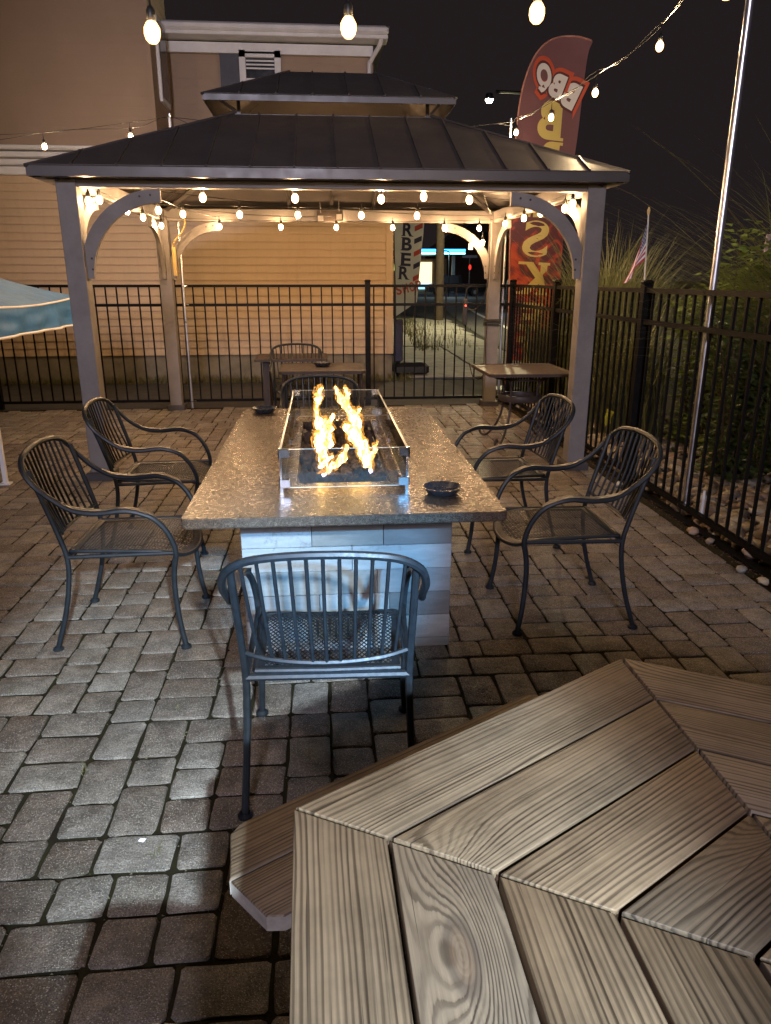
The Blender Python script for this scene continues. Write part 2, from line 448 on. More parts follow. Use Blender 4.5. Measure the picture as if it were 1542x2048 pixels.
def envelope():
    m = emit('glowing_bulb_glass', (1.0, .52, .18), 2.2); nt = m.node_tree
    t = N(nt, 'ShaderNodeBsdfTransparent'); ad = N(nt, 'ShaderNodeAddShader')
    e = [n for n in nt.nodes if n.type == 'EMISSION'][0]
    nt.links.new(e.outputs[0], ad.inputs[0]); nt.links.new(t.outputs[0], ad.inputs[1]); nt.links.new(ad.outputs[0], nt.nodes['Material Output'].inputs[0])
    return m
M['envelope'] = envelope()
M['socket'] = pm('black_socket', (.015, .014, .013), .45, 0, .2, 30)

# ------------------------------------------------------------------ the ground
def sheet(name, pts, z, m, kind='structure'):
    b = MB(); b.add([(p[0], p[1], z) for p in pts], [tuple(range(len(pts)))])
    return tag(b.build(name, m), kind=kind)
tag(sheet('ground', [(-300, -300), (300, -300), (300, 500), (-300, 500)], -.05, M['ground']), 'dark open ground around the patio and the street')
tag(sheet('parking_lot', [(-14, 9.74), (2.42, 9.74), (2.0, 12.35), (-14, 12.35)], -.012, M['asphalt']), 'dark asphalt strip between the fence and the house')
patio = tag(sheet('patio', [(-9, -6), (2.47, -6), (2.47, 9.735), (-9, 9.735)], -.0075, M['joint']), 'paver patio with dark mossy joints', kind='structure')

# pavers: random ashlar on a 75 mm grid
MOD = .0765
X0, Y0, NX, NY = -6.2, .35, 112, 123
grid = [[0] * NX for _ in range(NY)]
pieces = []
pr = random.Random(11)
for j in range(NY):
    i = 0
    while i < NX:
        if grid[j][i]: i += 1; continue
        run = 0
        while i + run < NX and not grid[j][i + run]: run += 1
        opts = [(3, 2)] * 6 + [(2, 2)] * 4 + [(2, 3)] * 3
        pr.shuffle(opts)
        opts += [(4, 2), (1, 2), (2, 1), (1, 1)]
        for a, b in opts:
            if a > run or (run - a == 1 and (a, b) not in ((1, 2), (2, 1), (1, 1))) or j + b > NY: continue
            if b == 3 and any(grid[j + q][i + p] for q in range(3) for p in range(a)): continue
            if any(grid[j + q][i + p] for q in range(b) for p in range(a)): continue
            for q in range(b):
                for p in range(a): grid[j + q][i + p] = 1
            pieces.append((X0 + i * MOD, Y0 + j * MOD, a, b)); break
        i += 1
def paver_geo(b, cx, cy, lx, ly, rr, ang=0, tilt=0, dz=0):
    """rounded, chipped paver block"""
    g = .0058
    hx, hy = lx / 2 - g, ly / 2 - g
    q = .0095
    def ring(ins, z, jit):
        pts = [(-hx + q, -hy), (0, -hy), (hx - q, -hy), (hx, -hy + q), (hx, 0), (hx, hy - q), (hx - q, hy), (0, hy), (-hx + q, hy), (-hx, hy - q), (-hx, 0), (-hx, -hy + q)]
        o = []
        for px, py in pts:
            k = 1 - ins / max(hx, hy)
            o.append((px * (1 - ins / hx) + rr.uniform(-jit, jit), py * (1 - ins / hy) + rr.uniform(-jit, jit), z + rr.uniform(-jit, jit) * .5))
        return o
    r0 = ring(.0, -.03, .003); r1 = ring(.0, -.0065, .0045); r2 = ring(.0018, -.0016, .003); r3 = ring(.0055, .0, .002)
    ca, sa = math.cos(ang), math.sin(ang)
    vs = []
    for p in r0 + r1 + r2 + r3 + [(0, 0, .001)]:
        vs.append((cx + p[0] * ca - p[1] * sa, cy + p[0] * sa + p[1] * ca, p[2] + dz + tilt * p[0]))
    fs = []
    for k in range(3):
        for i in range(12):
            j = (i + 1) % 12
            fs.append((k * 12 + i, k * 12 + j, k * 12 + 12 + j, k * 12 + 12 + i))
    for i in range(12): fs.append((36 + i, 36 + (i + 1) % 12, 48))
    b.add(vs, fs)
CY, SY, CP, SP = math.cos(R(4.85)), math.sin(R(4.85)), math.cos(R(17.6)), math.sin(R(17.6))
def proj(X, Y, Z):
    f = X * SY + Y * CY; r = X * CY - Y * SY; u = Z - 1.6
    d = f * CP - u * SP; v = f * SP + u * CP
    if d < .1: return -9999, -9999, 1e9
    return 771 + 1470 * r / d, 1024 - 1470 * v / d, d
def hidden_by_wood(px, py):
    return px > 575 and py > 1612 - (px - 575) * .45 and py > 1330
near = []; far = []
for (x, y, a, b) in pieces:
    cx, cy = x + a * MOD / 2, y + b * MOD / 2
    if cx > 2.40 or cy > 9.66: continue
    if -.30 < cx < .48 and 3.06 < cy < 4.6: continue
    px, py, d = proj(cx, cy, 0)
    if -40 < px < 1580 and -40 < py < 2085 and not hidden_by_wood(px, py): near.append((d / (a * b) ** .5, x, y, a, b))
    else: far.append((x, y, a, b))
near.sort(key=lambda t: t[0])
shapes = {}
for (a, b) in {(p[2], p[3]) for p in pieces}:
    for k in range(5):
        mb = MB(); paver_geo(mb, 0, 0, a * MOD, b * MOD, pr); shapes[(a, b, k)] = mb.mesh('paver', M['paver'], True)
for (_, x, y, a, b) in near[:300]:
    o = link('paver', shapes[(a, b, pr.randrange(5))], patio)
    o.location = (x + a * MOD / 2, y + b * MOD / 2, pr.uniform(-.003, .003))
    o.rotation_euler = (pr.uniform(-.012, .012), pr.uniform(-.012, .012), pr.uniform(-.028, .028))
mb = MB()
for t in [t[1:] for t in near[300:]] + far:
    x, y, a, b = t
    paver_geo(mb, x + a * MOD / 2, y + b * MOD / 2, a * MOD, b * MOD, pr, pr.uniform(-.028, .028), pr.uniform(-.012, .012), pr.uniform(-.003, .003))
tag(mb.build('paver_field', M['paver_mass'], patio, True), kind='stuff')

# moss, seed and grit specks caught in the joints
mb = MB()
for k in range(700):
    (_, x, y, a, b) = near[pr.randrange(0, 700)]
    if pr.random() < .5: px, py = x + pr.uniform(0, a * MOD), y
    else: px, py = x, y + pr.uniform(0, b * MOD)
    s = pr.uniform(.002, .0055)
    mb.add([(px - s, py, -.008), (px + s, py + s * .3, -.008), (px + pr.uniform(-s, s), py + pr.uniform(-s, s), -.004 + s * .8), (px, py + s, -.009)], [(0, 1, 2), (1, 3, 2), (3, 0, 2)])
tag(mb.build('joint_moss', pm('moss_grit', (.07, .075, .03), .9, c2=(.10, .075, .045), scale=12, world=True), patio), kind='stuff')

# ------------------------------------------------------------------ house behind the fence
house = thing('house', 'tan clapboard house with white cornice behind the iron fence', 'house', (-2, 12.4, 0))
def boards(x0, x1, y, z0, z1, expo, m, axis='x', name='clapboard', lap=.030):
    n = int((z1 - z0) / expo + .5); e = (z1 - z0) / n
    for k in range(n):
        za, zb = z0 + k * e, z0 + (k + 1) * e
        mb = MB(); L = x1 - x0
        prof = [(0, -.003), (-lap, -.003), (-lap, .014), (-.002, e), (.02, e), (.02, 0)]
        if axis == 'x': fn = lambda u, v, ww: (x0 + ww * L, y + u, za + v)
        else: fn = lambda u, v, ww: (y - u, x0 + ww * L, za + v)
        mb.prism(prof, fn, 1.0); mb.build(name, m, house)
boards(-10, 1.06, 12.4, .42, 3.08, .118, M['siding'])
MB().box((-4.42, 12.47, .2), (11.1, .1, .5)).build('foundation', M['foundation'], house)
MB().box((1.115, 12.385, 1.75), (.11, .08, 2.66)).build('corner_board', M['siding'], house)
boards(12.45, 13.9, 1.155, .42, 3.08, .118, M['siding'], 'y')
MB().box((1.12, 13.2, .2), (.1, 1.4, .5)).build('foundation', M['foundation'], house)
# pent cornice between the storeys
for (zc, dz, dy) in ((3.13, .12, .10), (3.24, .09, .16), (3.33, .08, .26), (3.405, .05, .34)):
    MB().bevbox((-4.4, 12.42 - dy / 2, zc), (11.3, dy, dz - .004), .015).build('cornice_moulding', M['white'], house)
MB().add([(-10, 12.06, 3.435), (1.25, 12.06, 3.435), (1.25, 13.9, 3.75), (-10, 13.9, 3.75), (-10, 12.06, 3.40), (1.25, 12.06, 3.40), (1.25, 13.9, 3.7), (-10, 13.9, 3.7)],
         [(0, 1, 2, 3), (7, 6, 5, 4), (0, 4, 5, 1), (1, 5, 6, 2), (2, 6, 7, 3), (3, 7, 4, 0)]).build('lower_roof', M['white'], house)
# projecting upper storey on the left
boards(-10, -2.42, 12.40, 3.47, 7.4, .135, M['siding2'], lap=.006)
boards(12.42, 13.8, -2.36, 3.5, 7.4, .135, M['siding2'], 'y', lap=.006)
MB().box((-2.39, 12.39, 5.45), (.07, .05, 3.9)).build('corner_board', M['siding2'], house)
wn = MB().box((-2.335, 13.1, 4.75), (.05, .62, 1.15)).build('window', M['white'], house)
MB().box((-2.315, 13.1, 4.75), (.03, .50, 1.0)).build('pane', M['pane'], wn)
# recessed rear wing with eave, window and shutter
boards(-2.36, .94, 13.84, 3.6, 5.10, .125, M['siding2'], lap=.006)
MB().box((.93, 14.6, 4.4), (.08, 1.5, 1.6)).build('wing_side', M['siding2'], house)
MB().box((-.7, 13.76, 5.155), (3.32, .06, .15)).build('frieze_board', M['white'], house)
MB().bevbox((-.62, 13.62, 5.29), (3.6, .36, .06), .01).build('soffit', M['white'], house)
MB().bevbox((-.62, 13.44, 5.37), (3.62, .12, .12), .035).build('gutter', M['white'], house)
MB().tube(smoothpath([(1.08, 13.48, 5.33), (1.06, 13.52, 5.2), (.93, 13.72, 5.02), (.90, 13.76, 4.85), (.90, 13.76, 3.5)]), .035, 8).build('downspout', M['white'], house, True)
MB().add([(-2.45, 13.4, 5.42), (1.2, 13.4, 5.42), (1.2, 16.5, 5.52), (-2.45, 16.5, 5.52), (-2.45, 13.4, 5.39), (1.2, 13.4, 5.39), (1.2, 16.5, 5.48), (-2.45, 16.5, 5.48)],
         [(0, 1, 2, 3), (7, 6, 5, 4), (0, 4, 5, 1), (1, 5, 6, 2), (2, 6, 7, 3), (3, 7, 4, 0)]).build('roof', M['roof'], house)
MB().box((-1.38, 13.79, 4.62), (.31, .05, .98)).build('shutter', M['shutter'], house)
wn = empty('window', (-.90, 13.78, 4.6)); wn.parent = house; wn.matrix_parent_inverse = full(house).inverted()
for (cx, cz, dx, dz) in ((-1.17, 4.6, .10, 1.06), (-.60, 4.6, .10, 1.06), (-.885, 5.07, .67, .08), (-.885, 4.07, .75, .08)):
    MB().box((cx, 13.77, cz), (dx, .08, dz)).build('frame', M['white'], wn)
MB().box((-.885, 13.80, 4.6), (.48, .02, .9)).build('pane', M['pane'], wn)
for k in range(3): MB().box((-.885, 13.785, 4.99 - k * .055), (.46, .02, .022)).build('blind_slat', M['white'], wn)
MB().box((-.885, 13.783, 4.72), (.47, .025, .03)).build('sash_rail', M['white'], wn)
# weeds along the foundation
def blades(name, n, area, hmin, hmax, m, seed, wd=.004, lean=.5, parent=None, seg=3):
    rr = random.Random(seed); mb = MB()
    for _ in range(n):
        x, y, z = area(rr); h = rr.uniform(hmin, hmax); a = rr.uniform(0, 2 * PI); l = rr.uniform(.1, 1) * lean * h
        d = Vector((math.cos(a), math.sin(a), 0)); s = Vector((-d.y, d.x, 0)) * wd * rr.uniform(.6, 1.3)
        vs = []; fs = []
        for k in range(seg + 1):
            t = k / seg; p = Vector((x, y, z)) + d * (l * t * t) + Vector((0, 0, h * (t - .25 * lean * t * t)))
            ww = s * (1 - t * .92); vs += [p - ww, p + ww]
        for k in range(seg): fs.append((2 * k, 2 * k + 1, 2 * k + 3, 2 * k + 2))
        mb.add(vs, fs)
    return mb.build(name, m, parent)
def leaf_mat(name, c, c2, rough=.5, trans=.25):
    m, nt, b = newmat(name)
    rv = N(nt, 'ShaderNodeNewGeometry').outputs['Random Per Island']
    nt.links.new(mix(nt, rv, c, c2), b.inputs['Base Color']); b.inputs['Roughness'].default_value = rough
    try:
        b.inputs['Subsurface Weight'].default_value = 0
        b.inputs['Transmission Weight'].default_value = 0
    except Exception: pass
    t = N(nt, 'ShaderNodeBsdfTranslucent'); nt.links.new(mix(nt, rv, c, c2), t.inputs[0])
    mx = N(nt, 'ShaderNodeMixShader'); mx.inputs[0].default_value = trans
    nt.links.new(b.outputs[0], mx.inputs[1]); nt.links.new(t.outputs[0], mx.inputs[2]); nt.links.new(mx.outputs[0], nt.nodes['Material Output'].inputs[0])
    return m
M['grass'] = leaf_mat('weed_grass', (.10, .11, .035), (.20, .16, .07))
M['reed'] = leaf_mat('reed_blade', (.12, .145, .05), (.24, .23, .10))
M['leaf'] = leaf_mat('shrub_leaf', (.13, .20, .045), (.21, .26, .07), .45, .3)
M['leaf2'] = leaf_mat('dark_leaf', (.06, .10, .03), (.11, .14, .045), .45, .25)
o = blades('weeds', 3200, lambda r: (r.uniform(-6.5, 1.5), 12.33 - abs(r.gauss(0, .09)), -.012), .04, .19, M['grass'], 3, .006, .8)
tag(o, 'scruffy weeds and grass along the house foundation', 'grass', kind='stuff')

# ------------------------------------------------------------------ street beyond
road_l = [(7.6, -12), (7.4, 8), (5.6, 13), (4.35, 17), (4.9, 24), (6.2, 36), (8.6, 55), (20, 140)]
road_r = [(60, 140), (40, 60), (19, 50), (16.5, 36), (14.5, 24), (13.5, 17), (14, 8), (14.5, -12)]
tag(sheet('road', road_l + road_r, -.03, M['road']), 'grey asphalt street with a white edge line')
mb = MB()
ln = [Vector((x + 1.35, y, -.026)) for x, y in road_l[2:7]]
for i in range(len(ln) - 1):
    d = (ln[i + 1] - ln[i]).normalized(); s = Vector((-d.y, d.x, 0)) * .09
    mb.add([ln[i] - s, ln[i] + s, ln[i + 1] + s, ln[i + 1] - s], [(0, 1, 2, 3)])
tag(mb.build('road_edge_line', pm('road_paint', (.62, .62, .60), .7, var=.15, scale=6, world=True)), 'white painted edge line of the street', kind='structure')
walk = tag(sheet('sidewalk', [(1.35, 12.6), (4.6, 12.6), (4.25, 17), (4.8, 24), (5.7, 33), (2.6, 33), (1.9, 20)], -.022, M['ground']), 'concrete sidewalk slabs leading along the street', kind='structure')
sr = random.Random(5)
yy = 12.65; k = 0
while yy < 31:
    d = 1.5 if yy < 20 else 2.4
    for (fa, fb) in ((0, .5), (.5, 1)):
        xl = 1.45 + (yy - 12.6) * .045; xr = 4.25 + max(0, (yy - 17)) * .075
        a0, b0 = xl + (xr - xl) * fa + .02, xl + (xr - xl) * fb - .02
        t = sr.uniform(-.012, .012)
        MB().bevbox(((a0 + b0) / 2, yy + d / 2, -.03 + t), (b0 - a0, d - .05, .05), .008).build('slab', M['concrete'], walk)
    yy += d
o = blades('verge_grass', 1100, lambda r: (lambda y: (1.9 + (y - 12.6) * .06 + abs(r.gauss(0, .35)) * (1 if r.random() < .6 else 4), y, -.02))(r.uniform(17.5, 31)), .05, .28, M['grass'], 9, .012, .7)
tag(o, 'patchy verge grass growing between the sidewalk slabs', 'grass', kind='stuff')
# utility pole
up = thing('utility_pole', 'tall wooden utility pole beside the sidewalk', 'pole', (4.75, 30.5, 0))
MB().tube([(4.75, 30.5, -.1), (4.75, 30.5, 6.8)], [.19, .14], 12).build('pole', pm('pole_wood', (.11, .08, .05), .9, 0, .3, 6, .4, 40), up, True)
# street lamps
def street_lamp(x, y, h, lab, col, pw, r=.14, arm=.9):
    s = thing('street_lamp', lab, 'street lamp', (x + arm, y, 0), group='street lamps')
    MB().tube(smoothpath([(x + arm, y, 0), (x + arm, y, h - .4), (x + arm * .9, y, h + .12), (x + .2, y, h + .22)]), .05, 8).build('pole', M['cable'], s, True)
    MB().lathe([(.001, .20), (r * .9, .16), (r * 1.15, .02), (r * 1.1, .0), (.001, .03)], (x, y, h), 12).build('lamp_head', M['cable'], s, True)
    MB().lathe([(0.001, -r * .8), (r * .6, -r * .6), (r * .9, -r * .1), (r, .0)], (x, y, h), 12).build('lamp', emit('street_lamp_light', col, pw), s, True)
    return s
street_lamp(10.85, 70, 3.85, 'small bright street lamp far down the street', (.75, .95, 1.0), 160, .32)
street_lamp(5.32, 25, 6.85, 'tall street lamp glowing beside the barbecue flag', (1.0, .86, .5), 4600, .12, 2.1)
# gas station
gs = thing('gas_station', 'far gas station with blue lit canopy and bright shopfront', 'gas station', (13, 92, 0))
MB().bevbox((13.2, 92, 4.55), (7.2, 6, .5), .05).build('canopy', M['roof'], gs)
MB().box((13.2, 88.95, 4.72), (7.2, .06, .28)).build('light_strip', emit('blue_canopy_light', (.03, .28, 1.0), 7), gs)
MB().box((13.2, 88.94, 4.40), (7.2, .06, .16)).build('light_strip', emit('cyan_canopy_light', (.25, .75, 1.0), 6), gs)
for xx in (10.6, 15.8): MB().box((xx, 91, 2.15), (.35, .35, 4.3)).build('canopy_column', M['white_metal'], gs)
MB().box((12.0, 99, 2.0), (8, 4, 4)).build('shop_wall', M['siding'], gs)
sf = MB().box((11.9, 96.95, 2.3), (4.4, .1, 2.6)).build('shopfront', emit('lit_shopfront', (1.0, .86, .50), 1.3), gs)
MB().box((11.9, 96.93, .7), (4.4, .1, .7)).build('counter_glow', emit('lit_counter', (.35, .75, 1.0), 1.2), gs)
MB().box((9.1, 90, 2.9), (.9, .3, .8)).build('price_sign', emit('price_sign_light', (.95, .9, .25), 2.0), gs)
# dark house across the street
dh = thing('gabled_house', 'dark gabled house across the street beyond the parked pickup', 'house', (26, 120, 0))
MB().prism([(-7, 0), (7, 0), (7, 6), (0, 10.5), (-7, 6)], lambda u, v, ww: (25 + u, 120 + ww, v), 12).build('wall', pm('dark_siding', (.16, .11, .09), .8), dh)
MB().box((25.5, 119.95, 7.6), (1.3, .1, 1.8)).build('window', M['pane'], dh)
for s in (-1, 1):
    MB().prism([(0, 10.4), (s * 7.6, 5.5), (s * 7.6, 5.8), (0, 10.75)], lambda u, v, ww: (25 + u, 119.4 + ww, v), 13).build('roof', M['roof'], dh)
# stop signs
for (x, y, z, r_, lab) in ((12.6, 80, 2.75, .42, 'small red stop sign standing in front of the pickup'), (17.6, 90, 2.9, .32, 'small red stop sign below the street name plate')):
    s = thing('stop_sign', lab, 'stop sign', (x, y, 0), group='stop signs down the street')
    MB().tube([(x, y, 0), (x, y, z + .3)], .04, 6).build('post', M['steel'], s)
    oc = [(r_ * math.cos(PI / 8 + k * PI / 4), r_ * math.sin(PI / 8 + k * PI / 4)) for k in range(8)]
    MB().prism(oc, lambda u, v, ww: (x + u * .55, y - .05 - ww, z + v), .02).build('sign_panel', emit('self_glowing_red', (1.0, .05, .03), .9), s)  # panel glows by emission, standing in for light reflected off the sign
s = thing('street_name_sign', 'pale street name plate above the second stop sign', 'sign', (17.6, 90.3, 0))
MB().tube([(17.6, 90.3, 0), (17.6, 90.3, 4.0)], .04, 6).build('post', M['steel'], s)
MB().box((17.6, 90.3, 4.1), (1.8, .03, .3)).build('name_plate', M['white'], s)
# vehicles
def vehicle(name, lab, cat, x, y, rz, body, cab, wheels, color, lights=None, bed=False):
    v = thing(name, lab, cat, (x, y, 0), rz)
    L, W, H0, H1 = body
    prof = [(-L / 2, .42), (L / 2, .42), (L / 2 + .05, .62), (L / 2 - .05, H0 - .12), (L / 2 - .35, H0), (-L / 2, H0), (-L / 2 - .04, .6)]
    MB().prism(prof, lambda u, q, ww: (u, -W / 2 + ww, q), W).build('body', color, v, False, False)
    a, b_ = cab
    pr_ = [(a, H0 - .02), (b_, H0 - .02), (b_ - .55, H1), (a + (.12 if bed else .5), H1)]
    c = MB().prism(pr_, lambda u, q, ww: (u, -W / 2 + .08 + ww, q), W - .16).build('cab', color, v, False, False)
    pg = [(a + .3, H0 + .03), (b_ - .25, H0 + .03), (b_ - .65, H1 - .08), (a + .4, H1 - .08)]
    for sd in (-1, 1):
        MB().prism(pg, lambda u, q, ww: (u, sd * (W / 2 - .075) + ww * sd, q), .01).build('side_window', M['pane'], c, False, False)
    MB().add([(b_ - .02, -W / 2 + .2, H0), (b_ - .02, W / 2 - .2, H0), (b_ - .53, W / 2 - .25, H1 - .05), (b_ - .53, -W / 2 + .25, H1 - .05)], [(0, 1, 2, 3)]).build('windscreen', M['pane'], c, False, False)
    for wx in wheels:
        for sd in (-1, 1):
            wm = MB(); wm.tube([(wx, sd * (W / 2 - .22), .38), (wx, sd * (W / 2 + .01), .38)], .38, 16)
            t = wm.build('wheel', M['cable'], v, False, False)
            MB().tube([(wx, sd * (W / 2 + .0), .38), (wx, sd * (W / 2 + .02), .38)], .2, 10).build('rim', M['steel'], t, False, False)
    MB().bevbox((L / 2 + .06, 0, .52), (.12, W, .18), .03).build('bumper', M['table_metal'], v, False, False)
    if lights:
        for sd in (-1, 1):
            MB().bevbox((L / 2 + .02, sd * (W / 2 - .28), .74), (.10, .34, .17), .04).build('headlight', lights, v, False, False)
    return v
M['blackpaint'] = pm('black_car_paint', (.010, .010, .012), .15, 0, .2, 3)
vehicle('pickup_truck', 'black pickup truck parked broadside across the far junction', 'truck', 13.2, 74, R(180), (5.6, 1.9, 1.15, 1.95), (-.4, 1.9), (-1.7, 1.75), M['blackpaint'], bed=True)
vehicle('oncoming_car', 'oncoming dark car with dazzling blue white headlights on the street', 'car', 10.7, 39.5, R(-97), (4.3, 1.8, .95, 1.55), (-1.6, 1.1), (-1.35, 1.35), M['blackpaint'], lights=emit('headlight', (.55, .75, 1.0), 90))

# ------------------------------------------------------------------ iron fences
def fence(name, lab, a, b, posts, spacing, loc):
    f = thing(name, lab, 'fence', loc)
    a = Vector(a); b = Vector(b); L = (b - a).length; d = (b - a) / L
    rot = Matrix.Rotation(math.atan2(d.y, d.x), 3, 'Z')
    for z, hh in ((1.515, .034), (1.285, .034), (.085, .034)):
        MB().box((a + b) / 2 + Vector((0, 0, z)), (L, .036, hh), rot).build('rail', M['black_metal'], f)
    pk = MB().box((0, 0, .79), (.017, .017, 1.44)).mesh('picket', M['black_metal'])
    n = int(L / spacing)
    pp = [Vector((*p, 0)) for p in posts]
    for k in range(1, n + 1):
        p = a + d * (k * spacing)
        if any((p - q).length < .07 for q in pp): continue
        o = link('picket', pk, f); o.location = p; o.rotation_euler = (0, 0, rot.to_euler().z)
    for q in pp:
        po = MB().box((q.x, q.y, .78), (.068, .068, 1.56), rot).build('post', M['black_metal'], f)
        MB().bevbox((q.x, q.y, 1.575), (.08, .08, .035), .012).build('cap', M['black_metal'], po)
    return f
fence('rear_fence', 'black iron picket fence running along the house behind the gazebo', (-9.2, 9.78, 0), (2.45, 9.78, 0), [(-9.0, 9.78), (-6.6, 9.78), (-4.12, 9.78), (-1.84, 9.78), (.60, 9.78)], .1335, (-3, 9.78, 0))
fence('side_fence', 'black iron picket fence receding along the rock bed on the right', (2.49, 9.78, 0), (2.49, .2, 0), [(2.49, 9.78), (2.49, 7.92), (2.49, 5.69), (2.49, 3.4), (2.49, 1.1)], .128, (2.49, 5, 0))
# ground rail strip below the side fence
MBx = MB().box((2.475, 4.9, -.005), (.07, 9.7, .03))
tag(MBx.build('fence_edging', M['black_metal']), 'dark edging strip along the foot of the side fence', kind='structure')

# steel poles that carry the string lights
def steel_pole(x, y, h, lab, clampdir, r_=.021):
    s = thing('steel_pole', lab, 'pole', (x, y, 0), group='steel poles for the string lights')
    MB().tube([(x, y, -.02), (x, y, h)], r_, 14).build('tube', M['steel'], s, True)
    MB().lathe([(r_ + .001, -.03), (r_ + .003, -.02), (r_ + .003, .01), (.001, .018)], (x, y, h), 14).build('cap', M['chrome'], s, True)
    for z in (1.515, 1.285, .085):
        c = MB().tube([(x + .03 * math.cos(t) * 1.0, y + .03 * math.sin(t), z) for t in [PI * 2 * k / 12 for k in range(13)]], .004, 6).build('clamp', M['chrome'], s, True)
        MB().tube([(x + clampdir[0] * .03, y + clampdir[1] * .03, z), (x + clampdir[0] * .07, y + clampdir[1] * .07, z)], .011, 6).build('bolt', M['chrome'], c)
    return s
steel_pole(2.545, 4.80, 4.2, 'tall galvanized pole behind the side fence at the right', (-1, -.6), .023)
steel_pole(-1.70, 9.735, 3.42, 'thin galvanized pole at the rear fence behind the left rear gazebo post', (.9, -.4), .017)
steel_pole(2.38, 9.86, 3.46, 'thin galvanized pole at the fence corner beside the barbecue flag', (.5, -.8), .017)

# ------------------------------------------------------------------ gazebo
gz = thing('gazebo', 'grey timber gazebo with two tier dark metal hip roof', 'gazebo', (.16, 7.89, 0))
PX, PY = (-1.865, 2.19), (6.18, 9.6)
for x in PX:
    for y in PY:
        p = MB().bevbox((x, y, 1.16), (.145, .145, 2.30), .006).build('post', M['post'], gz)
        MB().bevbox((x, y, .03), (.215, .215, .075), .008).build('base_trim', pm('dark_base', (.045, .04, .04), .6), p) if (x, y) == (PX[0], PY[0]) else MB().bevbox((x, y, .03), (.215, .215, .075), .008).build('base_trim', bpy.data.materials['dark_base'], p)
for y in PY: MB().bevbox(((PX[0] + PX[1]) / 2, y, 2.325), (PX[1] - PX[0] + .145, .10, .14), .006).build('beam', M['post'], gz)
for x in PX: MB().bevbox((x, (PY[0] + PY[1]) / 2, 2.322), (.095, PY[1] - PY[0] - .11, .134), .006).build('beam', M['post'], gz)
# thin seam plate where the rear beam is joined
MB().box((.13, 9.541, 2.325), (.30, .012, .12)).build('joint_plate', M['table_metal'], gz)
MB().box((.13, 6.122, 2.33), (.30, .010, .11)).build('joint_plate', M['post'], gz)
def brace(px, py, dx, dy):
    ri, ro, n = .552, .652, 12
    cu, cz = .60 + .0725, 1.60
    poly = []
    for k in range(n + 1):
        a = PI - (PI / 2) * k / n; poly.append((cu + ro * math.cos(a), cz + ro * math.sin(a)))
    for k in range(n, -1, -1):
        a = PI - (PI / 2) * k / n; poly.append((cu + ri * math.cos(a), cz + ri * math.sin(a)))
    poly = [(max(.073, u), min(2.255, v)) for u, v in poly]
    hw = .022
    fn = lambda u, v, ww: (px + dx * u + (ww if dy else 0) * 1, py + dy * u + (ww if dx else 0), v)
    mb = MB()
    n2 = len(poly) // 2
    vs = []
    for ww in (-hw, hw):
        for q in poly: vs.append(fn(q[0], q[1], ww))
    T = len(poly); fs = []
    for k in range(n2 - 1):
        a, b_ = k, k + 1; c_, d_ = T - 2 - k, T - 1 - k
        fs.append((a, b_, c_, d_)); fs.append((T + d_, T + c_, T + b_, T + a))
    for i in range(T): j = (i + 1) % T; fs.append((i, j, T + j, T + i))
    mb.add(vs, fs)
    b_ = mb.build('brace', M['post'], gz)
    for (u, v) in ((.118, 1.67), (.118, 1.75), (.60, 2.205), (.52, 2.195)):
        for ww in (-1, 1):
            MB().tube([fn(u, v, ww * hw), fn(u, v, ww * (hw + .006))], .009, 8).build('bolt', M['table_metal'], b_)
for x, dx in ((PX[0], 1), (PX[1], -1)):
    for y, dy in ((PY[0], 1), (PY[1], -1)):
        brace(x, y, dx, 0); brace(x, y, 0, dy)
# roof
def clip_half(poly, f):
    out = []
    for i in range(len(poly)):
        a, b_ = poly[i], poly[(i + 1) % len(poly)]; fa, fb = f(a), f(b_)
        if fa >= 0: out.append(a)
        if (fa >= 0) != (fb >= 0):
            t = fa / (fa - fb); out.append((a[0] + (b_[0] - a[0]) * t, a[1] + (b_[1] - a[1]) * t))
    return out
def hip_slope(e0, e1, t0, t1, npan, parent):
    """e0-e1 eave edge, t0-t1 top edge (left to right seen from outside)"""
    e0, e1, t0, t1 = map(Vector, (e0, e1, t0, t1))
    L = (e1 - e0).length; ux = (e1 - e0) / L
    up = (t0 - e0) - ux * (t0 - e0).dot(ux); Hs = up.length; uy = up / Hs
    nn = ux.cross(uy)
    la = (t0 - e0).dot(ux); lb = (t1 - e0).dot(ux)
    fn = lambda u, v, ww: e0 + ux * u + uy * v + nn * ww
    fl = lambda p: p[0] - la * p[1] / Hs; fr = lambda p: (L + (lb - L) * p[1] / Hs) - p[0]
    for k in range(npan):
        xa, xb = L * k / npan + .003, L * (k + 1) / npan - .003
        poly = clip_half(clip_half([(xa, 0), (xb, 0), (xb, Hs), (xa, Hs)], fl), fr)
        if len(poly) < 3: continue
        MB().prism(poly, fn, .008).build('roof_panel', M['roof'], parent)
        if k:
            xs = L * k / npan
            vt = Hs
            if xs < la: vt = min(vt, Hs * xs / la)
            if xs > lb: vt = min(vt, Hs * (L - xs) / (L - lb))
            if vt > .05:
                MB().prism([(xs - .008, 0), (xs + .008, 0), (xs + .008, vt - .01), (xs - .008, vt - .01)], lambda u, v, ww: fn(u, v, ww * .022 + .0), 1.0).build('seam_rib', M['roof'], parent)
def rect(x0, x1, y0, y1, z): return [(x0, y0, z), (x1, y0, z), (x1, y1, z), (x0, y1, z)]
ev = rect(-2.085, 2.385, 5.96, 9.83, 2.375); tp = rect(-.70, 1.02, 7.24, 8.54, 2.965)
for k, npn in enumerate((14, 12, 14, 12)):
    hip_slope(ev[k], ev[(k + 1) % 4], tp[k], tp[(k + 1) % 4], npn, gz)
